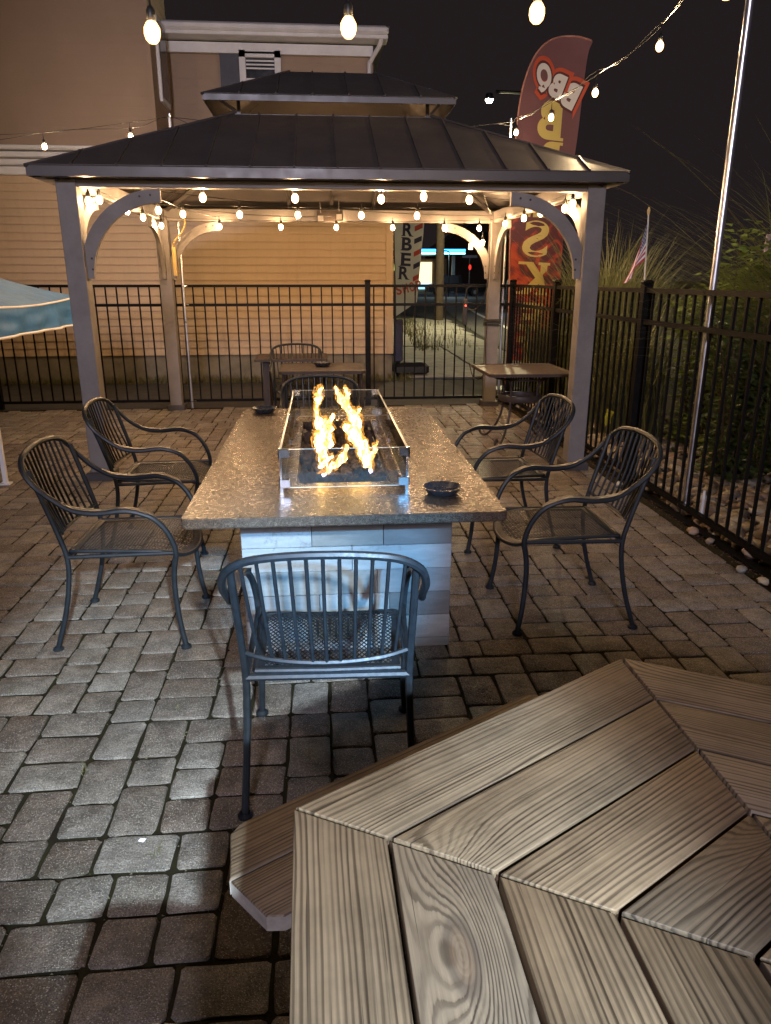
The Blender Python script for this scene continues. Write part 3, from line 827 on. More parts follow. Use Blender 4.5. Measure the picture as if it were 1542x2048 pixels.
for k in range(4):   # hip caps and fascia
    a, b_ = Vector(ev[k]), Vector(tp[k])
    MB().tube([a, b_ + Vector((0, 0, .012))], .022, 6, flat=.7).build('hip_cap', M['roof'], gz)
    c_, d_ = Vector(ev[k]), Vector(ev[(k + 1) % 4])
    ax = (d_ - c_).normalized()
    inn = Vector((-ax.y, ax.x, 0))
    mid = (c_ + d_) / 2 + inn * .006 + Vector((0, 0, -.028)); ln_ = (d_ - c_).length - .014
    MB().box(mid, (ln_ if abs(ax.x) > .5 else .012, .012 if abs(ax.x) > .5 else ln_, .078)).build('fascia', M['roof_under'], gz)
    # lip under the eave back to the beam
    mid2 = (c_ + d_) / 2 + inn * .10 + Vector((0, 0, -.062))
    MB().box(mid2, (ln_ - .16 if abs(ax.x) > .5 else .17, .17 if abs(ax.x) > .5 else ln_ - .16, .01)).build('eave_soffit', M['roof_under'], gz)
    # hip rafter seen from below
    q = Vector((0.16, 7.89, 0)) - Vector((a.x, a.y, 0))
    MB().tube([a + Vector((0, 0, -.06)) + q * .07, b_ + Vector((0, 0, -.05))], .03, 4).build('hip_rafter', M['roof_under'], gz)
for k in range(4):
    a, b_ = Vector(tp[k]), Vector(tp[(k + 1) % 4])
    MB().box((a + b_) / 2 + Vector((0, 0, -.028)), (max(abs(b_.x - a.x), .045), max(abs(b_.y - a.y), .045), .06)).build('vent_frame', M['roof_under'], gz)
    MB().box(a + Vector((.03 if a.x < 0 else -.03, .03 if a.y < 8 else -.03, .095)), (.03, .03, .17)).build('vent_post', M['roof_under'], gz)
# mid rafters inside the lower roof
for (x, y0, yt) in ((-.35, 6.0, 7.24), (.16, 6.0, 7.24), (.67, 6.0, 7.24), (-.35, 9.8, 8.54), (.16, 9.8, 8.54), (.67, 9.8, 8.54)):
    MB().tube([(x, y0, 2.36), (x, yt, 2.93)], .022, 4).build('rafter', M['roof_under'], gz)
ut = empty('upper_roof', (.16, 7.89, 3.06)); ut.parent = gz; ut.matrix_parent_inverse = full(gz).inverted()
ue = rect(-.94, 1.20, 6.98, 8.80, 3.07); ur = [(-.24, 7.89, 3.45), (.56, 7.89, 3.45), (.56, 7.891, 3.45), (-.24, 7.891, 3.45)]
for k, npn in enumerate((7, 6, 7, 6)):
    t0, t1 = ur[k], ur[(k + 1) % 4]
    hip_slope(ue[k], ue[(k + 1) % 4], t0, t1, npn, ut)
    c_, d_ = Vector(ue[k]), Vector(ue[(k + 1) % 4]); ax = (d_ - c_).normalized(); inn = Vector((-ax.y, ax.x, 0)); ln_ = (d_ - c_).length - .012
    MB().box((c_ + d_) / 2 + inn * .006 + Vector((0, 0, -.018)), (ln_ if abs(ax.x) > .5 else .01, .01 if abs(ax.x) > .5 else ln_, .055)).build('fascia', M['roof_under'], ut)
    MB().tube([c_, Vector(ur[k]) + Vector((0, 0, .01))], .018, 6, flat=.7).build('hip_cap', M['roof'], ut)
    q = Vector(tp[k]) + Vector((0, 0, .03))
    MB().tube([q, c_ + (Vector((.16, 7.89, 3.06)) - c_) * .12 + Vector((0, 0, -.02))], .016, 4).build('bracket', M['post'], ut)

# ------------------------------------------------------------------ string lights
bulb_glass = MB().lathe([(.001, -.066), (.013, -.064), (.0235, -.053), (.0285, -.036), (.0275, -.018), (.019, -.003), (.013, .004)], n=14).mesh('bulb', M['envelope'], True)
bulb_in = MB().lathe([(.001, -.060), (.010, -.058), (.0185, -.049), (.0222, -.035), (.0212, -.020), (.013, -.006), (.001, -.002)], n=12).mesh('filament', M['bulb'], True)
bulb_out = bulb_in.copy(); bulb_out.materials.clear(); bulb_out.materials.append(M['bulb_out'])
bulb_near = bulb_in.copy(); bulb_near.materials.clear(); bulb_near.materials.append(M['bulb_near'])
sock = MB().lathe([(.013, .0), (.016, .004), (.016, .035), (.010, .045), (.004, .052), (.004, .085), (.001, .086)], n=10).mesh('socket', M['socket'], True)
def string_light(lab, cable_paths, bulbs, bm_, drop=.12, loc=(0, 0, 3)):
    """bulbs: positions of bulb centres; each hangs on a short lead from the cable"""
    s = thing('string_lights', lab, 'string lights', loc, group='strings of warm filament bulbs')
    mb = MB()
    for pth in cable_paths: mb.tube(pth, .0032, 5)
    mb.build('cable', M['cable'], s, True)
    for (x, y, z) in bulbs:
        k = link('socket', sock, s); k.location = (x, y, z + .034)
        b_ = link('bulb', bulb_glass, s); b_.location = (x, y, z + .034)
        fl_ = link('filament', bm_, b_, False)
        MB().tube([(x, y, z + .034 + .08), (x, y, z + drop)], .003, 5).build('lead', M['cable'], s)
    return s
G = 2.165
gb = []
for x in (-.895, -.18, .50, 1.21): gb.append((x, 6.30, 2.20))           # behind the front beam
for x in (-1.30, -.76, -.20, .42, .97): gb.append((x, 7.75, 2.19))      # across the middle
for x in (-1.17, -.45, .21, .89, 1.52, 1.95): gb.append((x, 9.46, 2.185))   # along the rear beam
for y, z in ((6.34, 2.17), (6.65, 2.21), (7.55, 2.20), (8.2, 2.19), (9.1, 2.17)): gb.append((-1.775, y, z))
for y, z in ((6.42, 2.19), (6.62, 2.17), (7.35, 2.19), (7.95, 2.19), (8.75, 2.19)): gb.append((2.10, y, z))
gb.append((1.99, 9.42, 2.02)); gb.append((-1.52, 6.75, 2.20)); gb.append((-1.45, 7.35, 2.19)); gb.append((.86, 6.45, 2.235))
cab = [smoothpath(sag((-1.79, 6.29, 2.30), (2.11, 6.29, 2.30), .03), 1), sag((-1.79, 7.75, 2.29), (2.11, 7.75, 2.29), .03), sag((-1.79, 9.46, 2.285), (2.11, 9.46, 2.285), .03),
       sag((-1.775, 6.29, 2.29), (-1.775, 9.46, 2.29), .02), sag((2.10, 6.29, 2.29), (2.10, 9.46, 2.29), .02),
       sag((-1.79, 6.29, 2.31), (2.10, 9.45, 2.33), .06), sag((-1.5, 6.31, 2.33), (-1.2, 9.45, 2.30), .05), sag((-1.79, 7.8, 2.32), (.2, 9.45, 2.31), .05), sag((1.3, 6.3, 2.32), (2.1, 9.4, 2.33), .04), sag((.9, 6.3, 2.32), (2.08, 7.7, 2.33), .03)]
gz_s = string_light('loops of warm filament bulbs strung under the gazebo roof', cab, gb, bulb_in, .115, (.16, 7.89, 2.3))
for (x, y, z) in ((1.86, 9.50, 1.98), (.02, 7.70, 2.16), (.20, 7.70, 2.175)):
    MB().tube([(x, y, z + .05), (x, y, z + .16)], .002, 4).build('tag_string', M['cable'], gz_s)
    MB().box((x, y, z), (.055, .003, .08 if y > 9 else .05)).build('paper_tag', M['whitecloth'], gz_s)
rb = [(2.53, 5.99, 3.225), (2.50, 7.23, 3.185), (2.46, 8.43, 3.21), (2.41, 9.70, 3.285)]
c1 = smoothpath([(2.545, 4.82, 4.0), (2.55, 5.2, 3.72), (2.53, 5.99, 3.36), (2.50, 7.23, 3.33), (2.46, 8.43, 3.36), (2.41, 9.70, 3.42), (2.38, 9.86, 3.44)], 6)
c2 = [p + Vector((.01, 0, .03 * math.sin(i * 1.1) + .015)) for i, p in enumerate(c1)]
string_light('warm bulb string swooping along the side fence towards the barbecue flag', [c1, c2], rb, bulb_out, .14, (2.5, 7.5, 3.2))
lb = [(-3.15, 9.72, 3.06), (-2.16, 9.72, 3.18)]
c1 = smoothpath([(-5.6, 9.72, 3.36), (-4.2, 9.72, 3.19), (-3.15, 9.72, 3.21), (-2.16, 9.72, 3.33), (-1.70, 9.735, 3.39), (-1.2, 9.76, 3.36), (.3, 9.8, 3.26), (1.7, 9.84, 3.36), (2.38, 9.86, 3.43)], 6)
c2 = [p + Vector((0, .01, -.025 + .035 * math.sin(i * .6))) for i, p in enumerate(c1)]
string_light('warm bulb string sagging above the rear fence beside the house wall', [c1, c2], lb, bulb_out, .15, (-3, 9.72, 3.2))
nb = [(-.56, 3.0, 2.414), (.123, 3.0, 2.445), (.80, 3.0, 2.507), (-1.26, 3.0, 2.41), (1.5, 3.0, 2.60)]
c1 = smoothpath([(-4.2, 2.9, 2.95), (-1.26, 3.0, 2.59), (-.56, 3.0, 2.585), (.123, 3.0, 2.615), (.80, 3.0, 2.68), (1.5, 3.0, 2.78), (2.545, 4.78, 4.1)], 6)
string_light('three large bright bulbs of the string crossing above the fire table', [c1], nb, bulb_near, .175, (0, 3, 2.5))

# power cords and boxes on the gazebo posts
o = MB().tube(smoothpath([(-1.62, 9.50, 2.32), (-1.575, 9.47, 2.27), (-1.60, 9.45, 2.15), (-1.70, 9.46, 2.04), (-1.735, 9.48, 1.97)]), .009, 8)
o.bevbox((-1.735, 9.505, 1.80), (.042, .04, .34), .008)
tag(o.build('extension_cord', M['yellow'], None, True), 'yellow extension cord with outlet strip on the left rear gazebo post', 'cord')
pb = thing('power_timer', 'black outdoor power timer with red light hanging on the rear fence', 'timer', (1.86, 9.70, 1.1))
MB().bevbox((1.86, 9.735, 1.19), (.06, .04, .33), .01).build('box', M['socket'], pb)
MB().lathe([(.011, 0), (.011, .006), (.001, .008)], (0, 0, 0), 10).build('indicator', emit('red_indicator', (1, .06, .03), 5), pb)
pb.children[-1].matrix_parent_inverse = full(pb).inverted(); pb.children[-1].location = (1.862, 9.713, 1.27); pb.children[-1].rotation_euler = (R(90), 0, 0)
MB().tube(smoothpath([(1.86, 9.73, 1.35), (1.87, 9.72, 1.47), (1.93, 9.70, 1.52)]), .006, 6).build('plug_lead', M['cable'], pb, True)
o = MB(); 
o.tube(smoothpath([(1.89, 9.70, 1.22), (2.0, 9.62, 1.25), (2.09, 9.52, 1.5), (2.10, 9.50, 1.9), (2.09, 9.50, 2.25)]), .007, 6)
o.tube(smoothpath([(2.11, 9.51, 1.08), (2.095, 9.50, .8), (2.11, 9.51, .55), (2.06, 9.5, .38), (1.98, 9.6, .35), (1.93, 9.72, .55)]), .006, 6)
for k in range(5):
    z = 1.03 + k * .018
    o.tube([(2.19 + .088 * (1 if c in (0, 3) else -1) , 9.6 + .088 * (1 if c in (0, 1) else -1), z + .004 * ((c * 7 + k) % 3)) for c in (0, 1, 2, 3, 0)], .009, 6)
tag(o.build('cable_bundle', M['cable'], None, True), 'black power cable wound round the right rear gazebo post', 'cable')

# ------------------------------------------------------------------ fire table
ft = thing('fire_table', 'long granite topped fire table on a pale stone block base', 'fire table', (.08, 3.8, 0))
TX0, TX1, TY0, TY1 = -.535, .69, 2.60, 5.0
HX0, HX1, HY0, HY1 = -.125, .285, 3.07, 4.50
zt, zb = .762, .722
def rrect(x0, x1, y0, y1, r, n=5):
    o = []
    for cx, cy, a0 in ((x1 - r, y0 + r, -90), (x1 - r, y1 - r, 0), (x0 + r, y1 - r, 90), (x0 + r, y0 + r, 180)):
        for k in range(n + 1):
            a = R(a0 + 90 * k / n); o.append((cx + r * math.cos(a), cy + r * math.sin(a)))
    return o
def top_slab():
    bm = bmesh.new()
    def loop(pts, z): return [bm.verts.new((p[0], p[1], z)) for p in pts]
    out = rrect(TX0, TX1, TY0, TY1, .03); ins = [(.08 + (x - .08) * .993, 3.8 + (y - 3.8) * .9965) for x, y in out]
    l0 = loop(ins, zt); l1 = loop(out, zt - .005); l2 = loop(out, zb + .006); l3 = loop(ins, zb)
    n = len(out)
    for A, B in ((l0, l1), (l1, l2), (l2, l3)):
        for i in range(n): bm.faces.new((A[i], A[(i + 1) % n], B[(i + 1) % n], B[i]))
    hole = [(HX0, HY0), (HX1, HY0), (HX1, HY1), (HX0, HY1)]
    h0 = loop(hole, zt); h1 = loop(hole, zb)
    for i in range(4): bm.faces.new((h0[i], h0[(i + 1) % 4], h1[(i + 1) % 4], h1[i]))
    for L, h in ((l0, h0), (l3, h1)):
        es = [e for e in bm.edges if (e.verts[0] in L and e.verts[1] in L) or (e.verts[0] in h and e.verts[1] in h)]
        bmesh.ops.triangle_fill(bm, use_beauty=True, edges=es)
    # drop the fill inside the hole
    for f in list(bm.faces):
        if all(v in h0 for v in f.verts) or all(v in h1 for v in f.verts): bm.faces.remove(f)
    bmesh.ops.recalc_face_normals(bm, faces=bm.faces)
    me = bpy.data.meshes.new('tabletop'); bm.to_mesh(me); bm.free(); me.materials.append(M['granite']); return me
link('tabletop', top_slab(), ft)
# stone block base
BX0, BX1, BY0, BY1, BH = -.365, .545, 2.99, 4.66, .722
br = random.Random(4)
hs = [.055] + [.111] * 6 + [.0]
zz = 0; row = 0
rows = [(0, .045)] + [(.045 + k * .113, .113) for k in range(6)]
rest = BH - (.045 + 6 * .113)
front_cuts = [[.30, .62], [.45], [.36, .70], [.22, .64], [.52], [.33, .67], []]
for row, (z0, h) in enumerate(rows + ([(BH - rest, rest)] if rest > .02 else [])):
    if h < .02: continue
    cuts = [.0] + (front_cuts[row] if row < len(front_cuts) else [.35, .7]) + [1.0]
    for i in range(len(cuts) - 1):
        a, b_ = BX0 + (BX1 - BX0) * cuts[i], BX0 + (BX1 - BX0) * cuts[i + 1]
        j = br.uniform(-.004, .003)
        MB().bevbox(((a + b_) / 2, BY0 + .05 + j, z0 + h / 2), (b_ - a - .002, .10, h - .002), .0025).build('stone_block', M['stone_block'], ft)
    for sx in (BX0, BX1):
        c2 = [0, .27, .55, .8, 1] if row % 2 else [0, .2, .42, .7, 1]
        for i in range(4):
            ya, yb = BY0 + .102 + (BY1 - BY0 - .1) * c2[i], BY0 + .102 + (BY1 - BY0 - .1) * c2[i + 1]
            MB().bevbox((sx + (.05 if sx < 0 else -.05) + br.uniform(-.003, .003), (ya + yb) / 2, z0 + h / 2), (.10, yb - ya - .002, h - .002), .0025).build('stone_block', M['stone_block'], ft)
vg = MB().bevbox((.03, BY0 - .008, .115), (.22, .014, .12), .004).build('vent_grille', pm('bronze_vent', (.16, .125, .085), .45, .3, .2, 20), ft)
for k in range(7): MB().box((-.05 + k * .027, BY0 - .0165, .115), (.010, .004, .085)).build('vent_slot', M['soot'], vg)
MB().box((.08, 3.785, .655), (HX1 - HX0 - .002, HY1 - HY0 - .002, .03)).build('burner_tray', M['soot'], ft)
# lava rocks
def rock_mesh(name, seed, m, amp=.35, sub=1):
    bm = bmesh.new(); bmesh.ops.create_icosphere(bm, subdivisions=sub, radius=1)
    rr = random.Random(seed)
    for v in bm.verts:
        k = 1 + amp * (noise.noise(v.co * 1.7 + Vector((seed * 3.1, 0, 0)))) + rr.uniform(-.08, .08) * amp * 2
        v.co = Vector((v.co.x * k, v.co.y * k * .9, v.co.z * k * .8))
    me = bpy.data.meshes.new(name); bm.to_mesh(me); bm.free(); me.materials.append(m); return me
lv = [rock_mesh('lava_rock', k, M['lava'], .75, 2) for k in range(7)]
for k in range(260):
    s = br.uniform(.020, .034)
    o = link('lava_rock', lv[k % 7], ft)
    o.location = (br.uniform(HX0 + .025, HX1 - .025), br.uniform(HY0 + .025, HY1 - .03), .705 + br.uniform(0, .055) * (.4 + .6 * br.random()))
    o.scale = (s * br.uniform(.8, 1.25), s, s * br.uniform(.7, 1.1)); o.rotation_euler = (br.uniform(0, 6), br.uniform(0, 6), br.uniform(0, 6))

# glass wind guard
wg = thing('glass_wind_guard', 'clear glass wind guard with metal clips round the flames', 'glass guard', (.08, 3.73, zt))
GX0, GX1, GY0, GY1, GZ0, GZ1 = -.178, .337, 2.925, 4.57, .785, .945
def pane(p0, p1):
    (x0, y0), (x1, y1) = p0, p1
    mid = ((x0 + x1) / 2, (y0 + y1) / 2, (GZ0 + GZ1) / 2)
    d = (max(abs(x1 - x0), .008), max(abs(y1 - y0), .008), GZ1 - GZ0)
    mb = MB().box(mid, d)
    # edge faces get the pale green edge look
    g = mb.build('pane', M['glass'], wg)
    e = MB()
    for zc in (GZ0, GZ1): e.box((mid[0], mid[1], zc), (d[0] + .001, d[1] + .001, .0016))
    e.build('polished_edge', M['glass_edge'], g)
ym = (GY0 + GY1) / 2
pane((GX0 + .006, GY0), (GX1 - .006, GY0)); pane((GX0 + .006, GY1), (GX1 - .006, GY1))
for x in (GX0, GX1):
    pane((x, GY0 + .006), (x, ym - .004)); pane((x, ym + .004), (x, GY1 - .006))
    for y in (GY0, GY1):
        sx = 1 if x == GX0 else -1; sy = 1 if y == GY0 else -1
        for z in (GZ0 + .018, GZ1 - .016):
            mb = MB(); mb.bevbox((x + sx * .012, y - sy * .0075, z), (.046, .007, .036), .002); mb.bevbox((x - sx * .0075, y + sy * .012, z), (.007, .046, .036), .002)
            mb.build('corner_clip', M['chrome'], wg)
        MB().box((x, y, (GZ0 + zt) / 2), (.012, .012, GZ0 - zt)).build('foot', M['chrome'], wg)
        MB().box((x - sx * .001, y - sy * .001, (GZ0 + GZ1) / 2), (.007, .007, GZ1 - GZ0 - .07)).build('corner_rod', M['chrome'], wg)
    for z in (GZ0 + .018, GZ1 - .016):
        for sx in (-1, 1):
            MB().bevbox((x + sx * .0075, ym, z), (.006, .05, .032), .002).build('joint_clip', M['chrome'], wg)

# flames
def unproj_y(px, py, Y):
    r = (px - 771) / 1470; u = -(py - 1024) / 1470
    f = CP + u * SP; up_ = -SP + u * CP
    X = f * SY + r * CY; Yc = f * CY - r * SY; t = Y / Yc
    return Vector((X * t, Y, 1.6 + up_ * t)), t
def flame_mat():
    m = bpy.data.materials.new('gas_flame'); m.use_nodes = True; nt = m.node_tree
    nt.nodes.remove(nt.nodes['Principled BSDF'])
    co = wpos(nt)
    mp = N(nt, 'ShaderNodeMapping'); mp.inputs['Scale'].default_value = (1, 1, .45); nt.links.new(co, mp.inputs[0])
    nz = noise_(nt, mp.outputs[0], 34, 3, .6)
    sep = N(nt, 'ShaderNodeSeparateXYZ'); nt.links.new(co, sep.inputs[0])
    hgt = ramp(nt, math_(nt, 'MULTIPLY', math_(nt, 'SUBTRACT', sep.outputs[2], .74), 2.9), [(0, (.55, .5, 1.0)), (.06, (1, .55, .16)), (.5, (1, .60, .20)), (1, (1, .50, .10))])
    e = N(nt, 'ShaderNodeEmission'); nt.links.new(hgt, e.inputs[0])
    nt.links.new(ramp(nt, nz, [(.33, .06), (.60, 1.)]), e.inputs[1])
    s = nt.nodes.new('ShaderNodeMath'); s.operation = 'MULTIPLY'; nt.links.new(ramp(nt, nz, [(.36, .018), (.50, .10), (.62, 1.)]), s.inputs[0]); s.inputs[1].default_value = 34
    nt.links.new(s.outputs[0], e.inputs[1])
    t = N(nt, 'ShaderNodeBsdfTransparent')
    mx = N(nt, 'ShaderNodeMixShader'); nt.links.new(ramp(nt, nz, [(.34, 0.), (.46, .9)]), mx.inputs[0]); nt.links.new(t.outputs[0], mx.inputs[1]); nt.links.new(e.outputs[0], mx.inputs[2])
    nt.links.new(mx.outputs[0], nt.nodes['Material Output'].inputs[0]); return m
M['flame'] = flame_mat()
def fringe_mat():
    m = emit('orange_flame_fringe', (1.0, .42, .07), 1.4); nt = m.node_tree
    e = [n for n in nt.nodes if n.type == 'EMISSION'][0]
    t = N(nt, 'ShaderNodeBsdfTransparent'); mx = N(nt, 'ShaderNodeMixShader')
    mp = N(nt, 'ShaderNodeMapping'); mp.inputs['Scale'].default_value = (1, 1, .4); nt.links.new(wpos(nt), mp.inputs[0])
    nt.links.new(ramp(nt, noise_(nt, mp.outputs[0], 70, 3, .6), [(.45, .0), (.68, .75)]), mx.inputs[0])
    nt.links.new(t.outputs[0], mx.inputs[1]); nt.links.new(e.outputs[0], mx.inputs[2]); nt.links.new(mx.outputs[0], nt.nodes['Material Output'].inputs[0])
    return m
M['fringe'] = fringe_mat()
fire = thing('fire', 'bright white and yellow gas flames rising from the lava rocks', 'fire', (.08, 3.5, .76))
tongues = [
    ([(648, 938), (645, 905), (640, 880), (650, 860), (668, 828)], [9, 14, 15, 11, 2], 3.42),
    ([(657, 890), (640, 852), (632, 812)], [15, 12, 2], 3.55), ([(650, 875), (655, 855), (648, 835)], [12, 9, 2], 3.5),
    ([(633, 822), (636, 797), (642, 775)], [4, 8, 2], 3.6), ([(640, 800), (632, 788), (628, 776)], [5, 4, 1], 3.6),
    ([(638, 957), (665, 935), (686, 912), (697, 890)], [5, 8, 9, 3], 3.27), ([(640, 935), (652, 922), (664, 912)], [5, 5, 2], 3.3),
    ([(740, 946), (732, 920), (722, 897), (712, 868)], [8, 13, 12, 10], 3.33), ([(738, 925), (746, 905), (752, 885)], [8, 6, 2], 3.35), ([(730, 915), (733, 896), (732, 878)], [9, 6, 2], 3.34),
    ([(718, 888), (702, 864), (690, 850)], [13, 16, 6], 3.5), ([(716, 882), (713, 845), (702, 822)], [13, 14, 6], 3.55),
    ([(704, 836), (691, 810), (679, 792), (670, 775)], [8, 8, 6, 2], 3.62), ([(690, 815), (695, 795), (690, 776)], [5, 6, 2], 3.62), ([(708, 832), (716, 826), (719, 817)], [2, 3, 1], 3.6)]
for ti, (pp, ww, Y) in enumerate(tongues):
    P3 = []; rs = []
    for (q, wpx) in zip(pp, ww):
        v, t = unproj_y(q[0], q[1], Y); P3.append(v); rs.append(wpx * t / 1470)
    sp = smoothpath(P3, 9); nS = len(sp)
    mb = MB(); path = []; rad = []
    for i, p in enumerate(sp):
        t = i / (nS - 1) * (len(rs) - 1); k = min(int(t), len(rs) - 2); rr_ = rs[k] + (rs[k + 1] - rs[k]) * (t - k)
        wob = noise.noise(Vector((ti * 7.3, i * .45, 0)))
        path.append(p + Vector((wob * .012, noise.noise(Vector((i * .3, ti * 3.1, 5))) * .02, 0)))
        rad.append(max(.0012, rr_ * (.58 + .74 * abs(noise.noise(Vector((i * .55, ti * 5.7, 2)))))))
    mb.tube(path, rad, 10)
    vs = []
    for i, v in enumerate(mb.v):
        q = Vector(v); d = noise.noise(q * 55 + Vector((ti, 0, 0))) * .006
        vs.append((q.x + d, q.y + noise.noise(q * 40) * .008, q.z + noise.noise(q * 50 + Vector((0, 9, 0))) * .006))
    mb.v = vs
    fo = mb.build('flame', M['flame'], fire, True)
    sh = MB(); n0 = len(path)
    sh.tube([p + Vector((.004 * noise.noise(p * 30), .006, .006 + .010 * noise.noise(p * 22 + Vector((3, 1, 0))))) for p in path], [q * 1.45 + .0025 for q in rad], 10)
    sh.v = [(v[0] + noise.noise(Vector(v) * 60) * .007, v[1], v[2] + noise.noise(Vector(v) * 45 + Vector((0, 4, 0))) * .010) for v in sh.v]
    sh.build('flame_fringe', M['fringe'], fo, True)

# ashtrays
def ashtray(x, y, z, s, lab):
    a = thing('ashtray', lab, 'ashtray', (x, y, z), group='round dark ashtrays')
    MB().lathe([(.001, .002), (.050, .002), (.055, .006), (.072, .026), (.074, .030), (.070, .030), (.066, .026), (.052, .010), (.001, .009)], (0, 0, 0), 28).build('bowl', M['tray'], a, True, False)
    for k in range(6): MB().bevbox((-.025 + k * .010, .004 * (k % 2), .016), (.006, .034, .014), .002).build('rest_rib', M['tray'], a, False, False)
    a.scale = (s, s, s); a.rotation_euler = (0, 0, s * 2)
    return a
ashtray(.475, 2.86, zt, 1.12, 'round dark ashtray at the near right corner of the fire table')
ashtray(-.385, 4.86, zt, 1.12, 'round dark ashtray at the far left corner of the fire table')

# ------------------------------------------------------------------ chairs
def make_chair():
    c = empty('patio_chair', (0, 0, 0))
    TR = .0125
    half = [(.265, .275, .44), (.268, .268, .50), (.275, .235, .575), (.285, .18, .632), (.292, .09, .660), (.295, -.03, .652), (.292, -.13, .665), (.285, -.215, .715), (.288, -.278, .775), (.268, -.322, .836), (.205, -.345, .876), (.10, -.356, .892), (0, -.36, .896)]
    full_ = half + [(-x, y, z) for x, y, z in half[-2::-1]]
    rim = smoothpath(full_, 4)
    MB().tube(rim, TR, 8).build('arm_and_back_rail', M['chair'], c, True, False)
    for s in (-1, 1):
        f = MB().tube(smoothpath([(s * .265, .275, .45), (s * .262, .258, .36), (s * .263, .256, .26), (s * .268, .266, .13), (s * .275, .285, .012)], 5), TR, 8).build('leg', M['chair'], c, True, False)
        MB().lathe([(.001, .0), (.024, .0), (.024, .010), (.015, .018)], (s * .275, .285, .0), 12).build('foot', M['chair'], f, True, False)
        r = MB().tube(smoothpath([(s * .258, -.305, .835), (s * .255, -.262, .69), (s * .252, -.222, .55), (s * .25, -.198, .44), (s * .252, -.203, .33), (s * .258, -.232, .18), (s * .265, -.285, .012)], 5), TR * .95, 8).build('leg', M['chair'], c, True, False)
        MB().lathe([(.001, .0), (.024, .0), (.024, .010), (.015, .018)], (s * .265, -.285, .0), 12).build('foot', M['chair'], r, True, False)
        ap = [p + Vector((0, 0, .0135)) for p in smoothpath([(s * .280, .205, .612), (s * .285, .18, .632), (s * .292, .09, .660), (s * .295, -.03, .652), (s * .292, -.13, .665), (s * .289, -.18, .688)], 6)]
        n = len(ap)
        MB().ribbon(ap, (1, 0, 0), [.012 + .026 * min(1, 4 * min(i, n - 1 - i) / n) for i in range(n)], .005).build('armrest', M['chair'], c, True, False)
    lower = smoothpath([(-.25, -.215, .535), (-.18, -.238, .524), (-.09, -.252, .518), (0, -.256, .516), (.09, -.252, .518), (.18, -.238, .524), (.25, -.215, .535)], 4)
    MB().tube(lower, .008, 6).build('lower_rail', M['chair'], c, True, False)
    for k in range(11):
        t = (k - 5) / 5.0
        xb = t * .205; yb = -.256 + .04 * t * t; zb_ = .516 + .016 * t * t
        xt = t * .225; 
        best = min(rim, key=lambda p: abs(p.x - xt) + (0 if p.y < -.25 else 9))
        MB().tube([(xb, yb, zb_), ((xb + xt) / 2, (yb + best.y) / 2 - .008, (zb_ + best.z) / 2), (xt, best.y, best.z)], .0055, 6).build('back_slat', M['chair'], c, True, False)
    # seat: frame tubes and expanded metal lattice with a falling front edge
    def sz(y): return .452 + (.006 if y < .15 else .006 - .9 * (y - .15) ** 2 * 2.2)
    def hw(y): return .222 + .022 * (y + .19) / .47
    out = [(-hw(-.19), -.19), (-hw(0), 0), (-hw(.2), .2), (-.20, .285), (-.1, .318), (0, .326), (.1, .318), (.20, .285), (hw(.2), .2), (hw(0), 0), (hw(-.19), -.19)]
    ring = smoothpath([(x, y, sz(y)) for x, y in out], 4) + [Vector((0, -.195, sz(-.19))), Vector((-hw(-.19), -.19, sz(-.19)))]
    MB().tube(ring, .009, 8, False).build('seat_frame', M['chair'], c, True, False)
    MB().tube([(-.25, -.198, .44), (.25, -.198, .44)], .0125, 8).build('rear_bar', M['chair'], c, True, False)
    for s in (-1, 1): MB().tube([(s * .25, -.195, .44), (s * .262, .268, .455)], .010, 8).build('side_bar', M['chair'], c, True, False)
    edge = MB()
    for (p, q) in zip(ring[:-1], ring[1:]):
        a = Vector((0, .06, .452)); 
        i0 = p + (a - p) * .11; i1 = q + (a - q) * .11; i0.z = sz(i0.y) + .002; i1.z = sz(i1.y) + .002
        edge.add([p + Vector((0, 0, .004)), q + Vector((0, 0, .004)), i1, i0], [(0, 1, 2, 3)])
    edge.build('seat_border', M['chair'], c, False, False)
    lat = MB(); st = .0165
    def inside(x, y):
        if y < -.185: return False
        if y < .2: return abs(x) < hw(y) - .004
        return abs(x) < .244 * math.sqrt(max(0, 1 - ((y - .2) / .128) ** 2)) * .98
    for sg in (-1, 1):
        k = -80
        while k < 80:
            x0 = k * st; pts = []
            for i in range(80):
                y = -.185 + i * .0065; x = x0 + sg * (y + .185) * .62
                pts.append((x, y) if inside(x, y) else None)
            run = []
            for p in pts + [None]:
                if p: run.append(p)
                else:
                    if len(run) > 3:
                        seg = run[::12] + ([run[-1]] if run[-1] not in run[::12] else [])
                        lat.ribbon([(a, b, sz(b) + .001 * sg) for a, b in seg], (1, 0, 0), .0042, .0016)
                    run = []
            k += 1
    lat.build('seat_mesh', M['chair'], c, False, False)
    return c
ch = make_chair()
spots = [((.0, 2.205, 0), R(-2), 'dark iron armchair with its back to the camera before the fire table'),
         ((-.930, 3.352, 0), R(-91), 'dark iron armchair at the near left side of the fire table'),
         ((-1.03, 4.555, 0), R(-90), 'dark iron armchair at the far left side of the fire table'),
         ((1.165, 3.352, 0), R(91), 'dark iron armchair at the near right side of the fire table'),
         ((1.130, 4.455, 0), R(93), 'dark iron armchair at the far right side of the fire table'),
         ((-.03, 5.30, 0), R(178), 'dark iron armchair facing the camera at the far end of the fire table'),
         ((-.27, 8.22, 0), R(184), 'dark iron armchair tucked at the small table by the rear fence')]
for i, (loc, rz, lab) in enumerate(spots):
    o = ch if i == 0 else copy_tree(ch)
    o.location = loc; o.rotation_euler = (0, 0, rz)
    tag(o, lab, 'chair', 'iron patio armchairs')

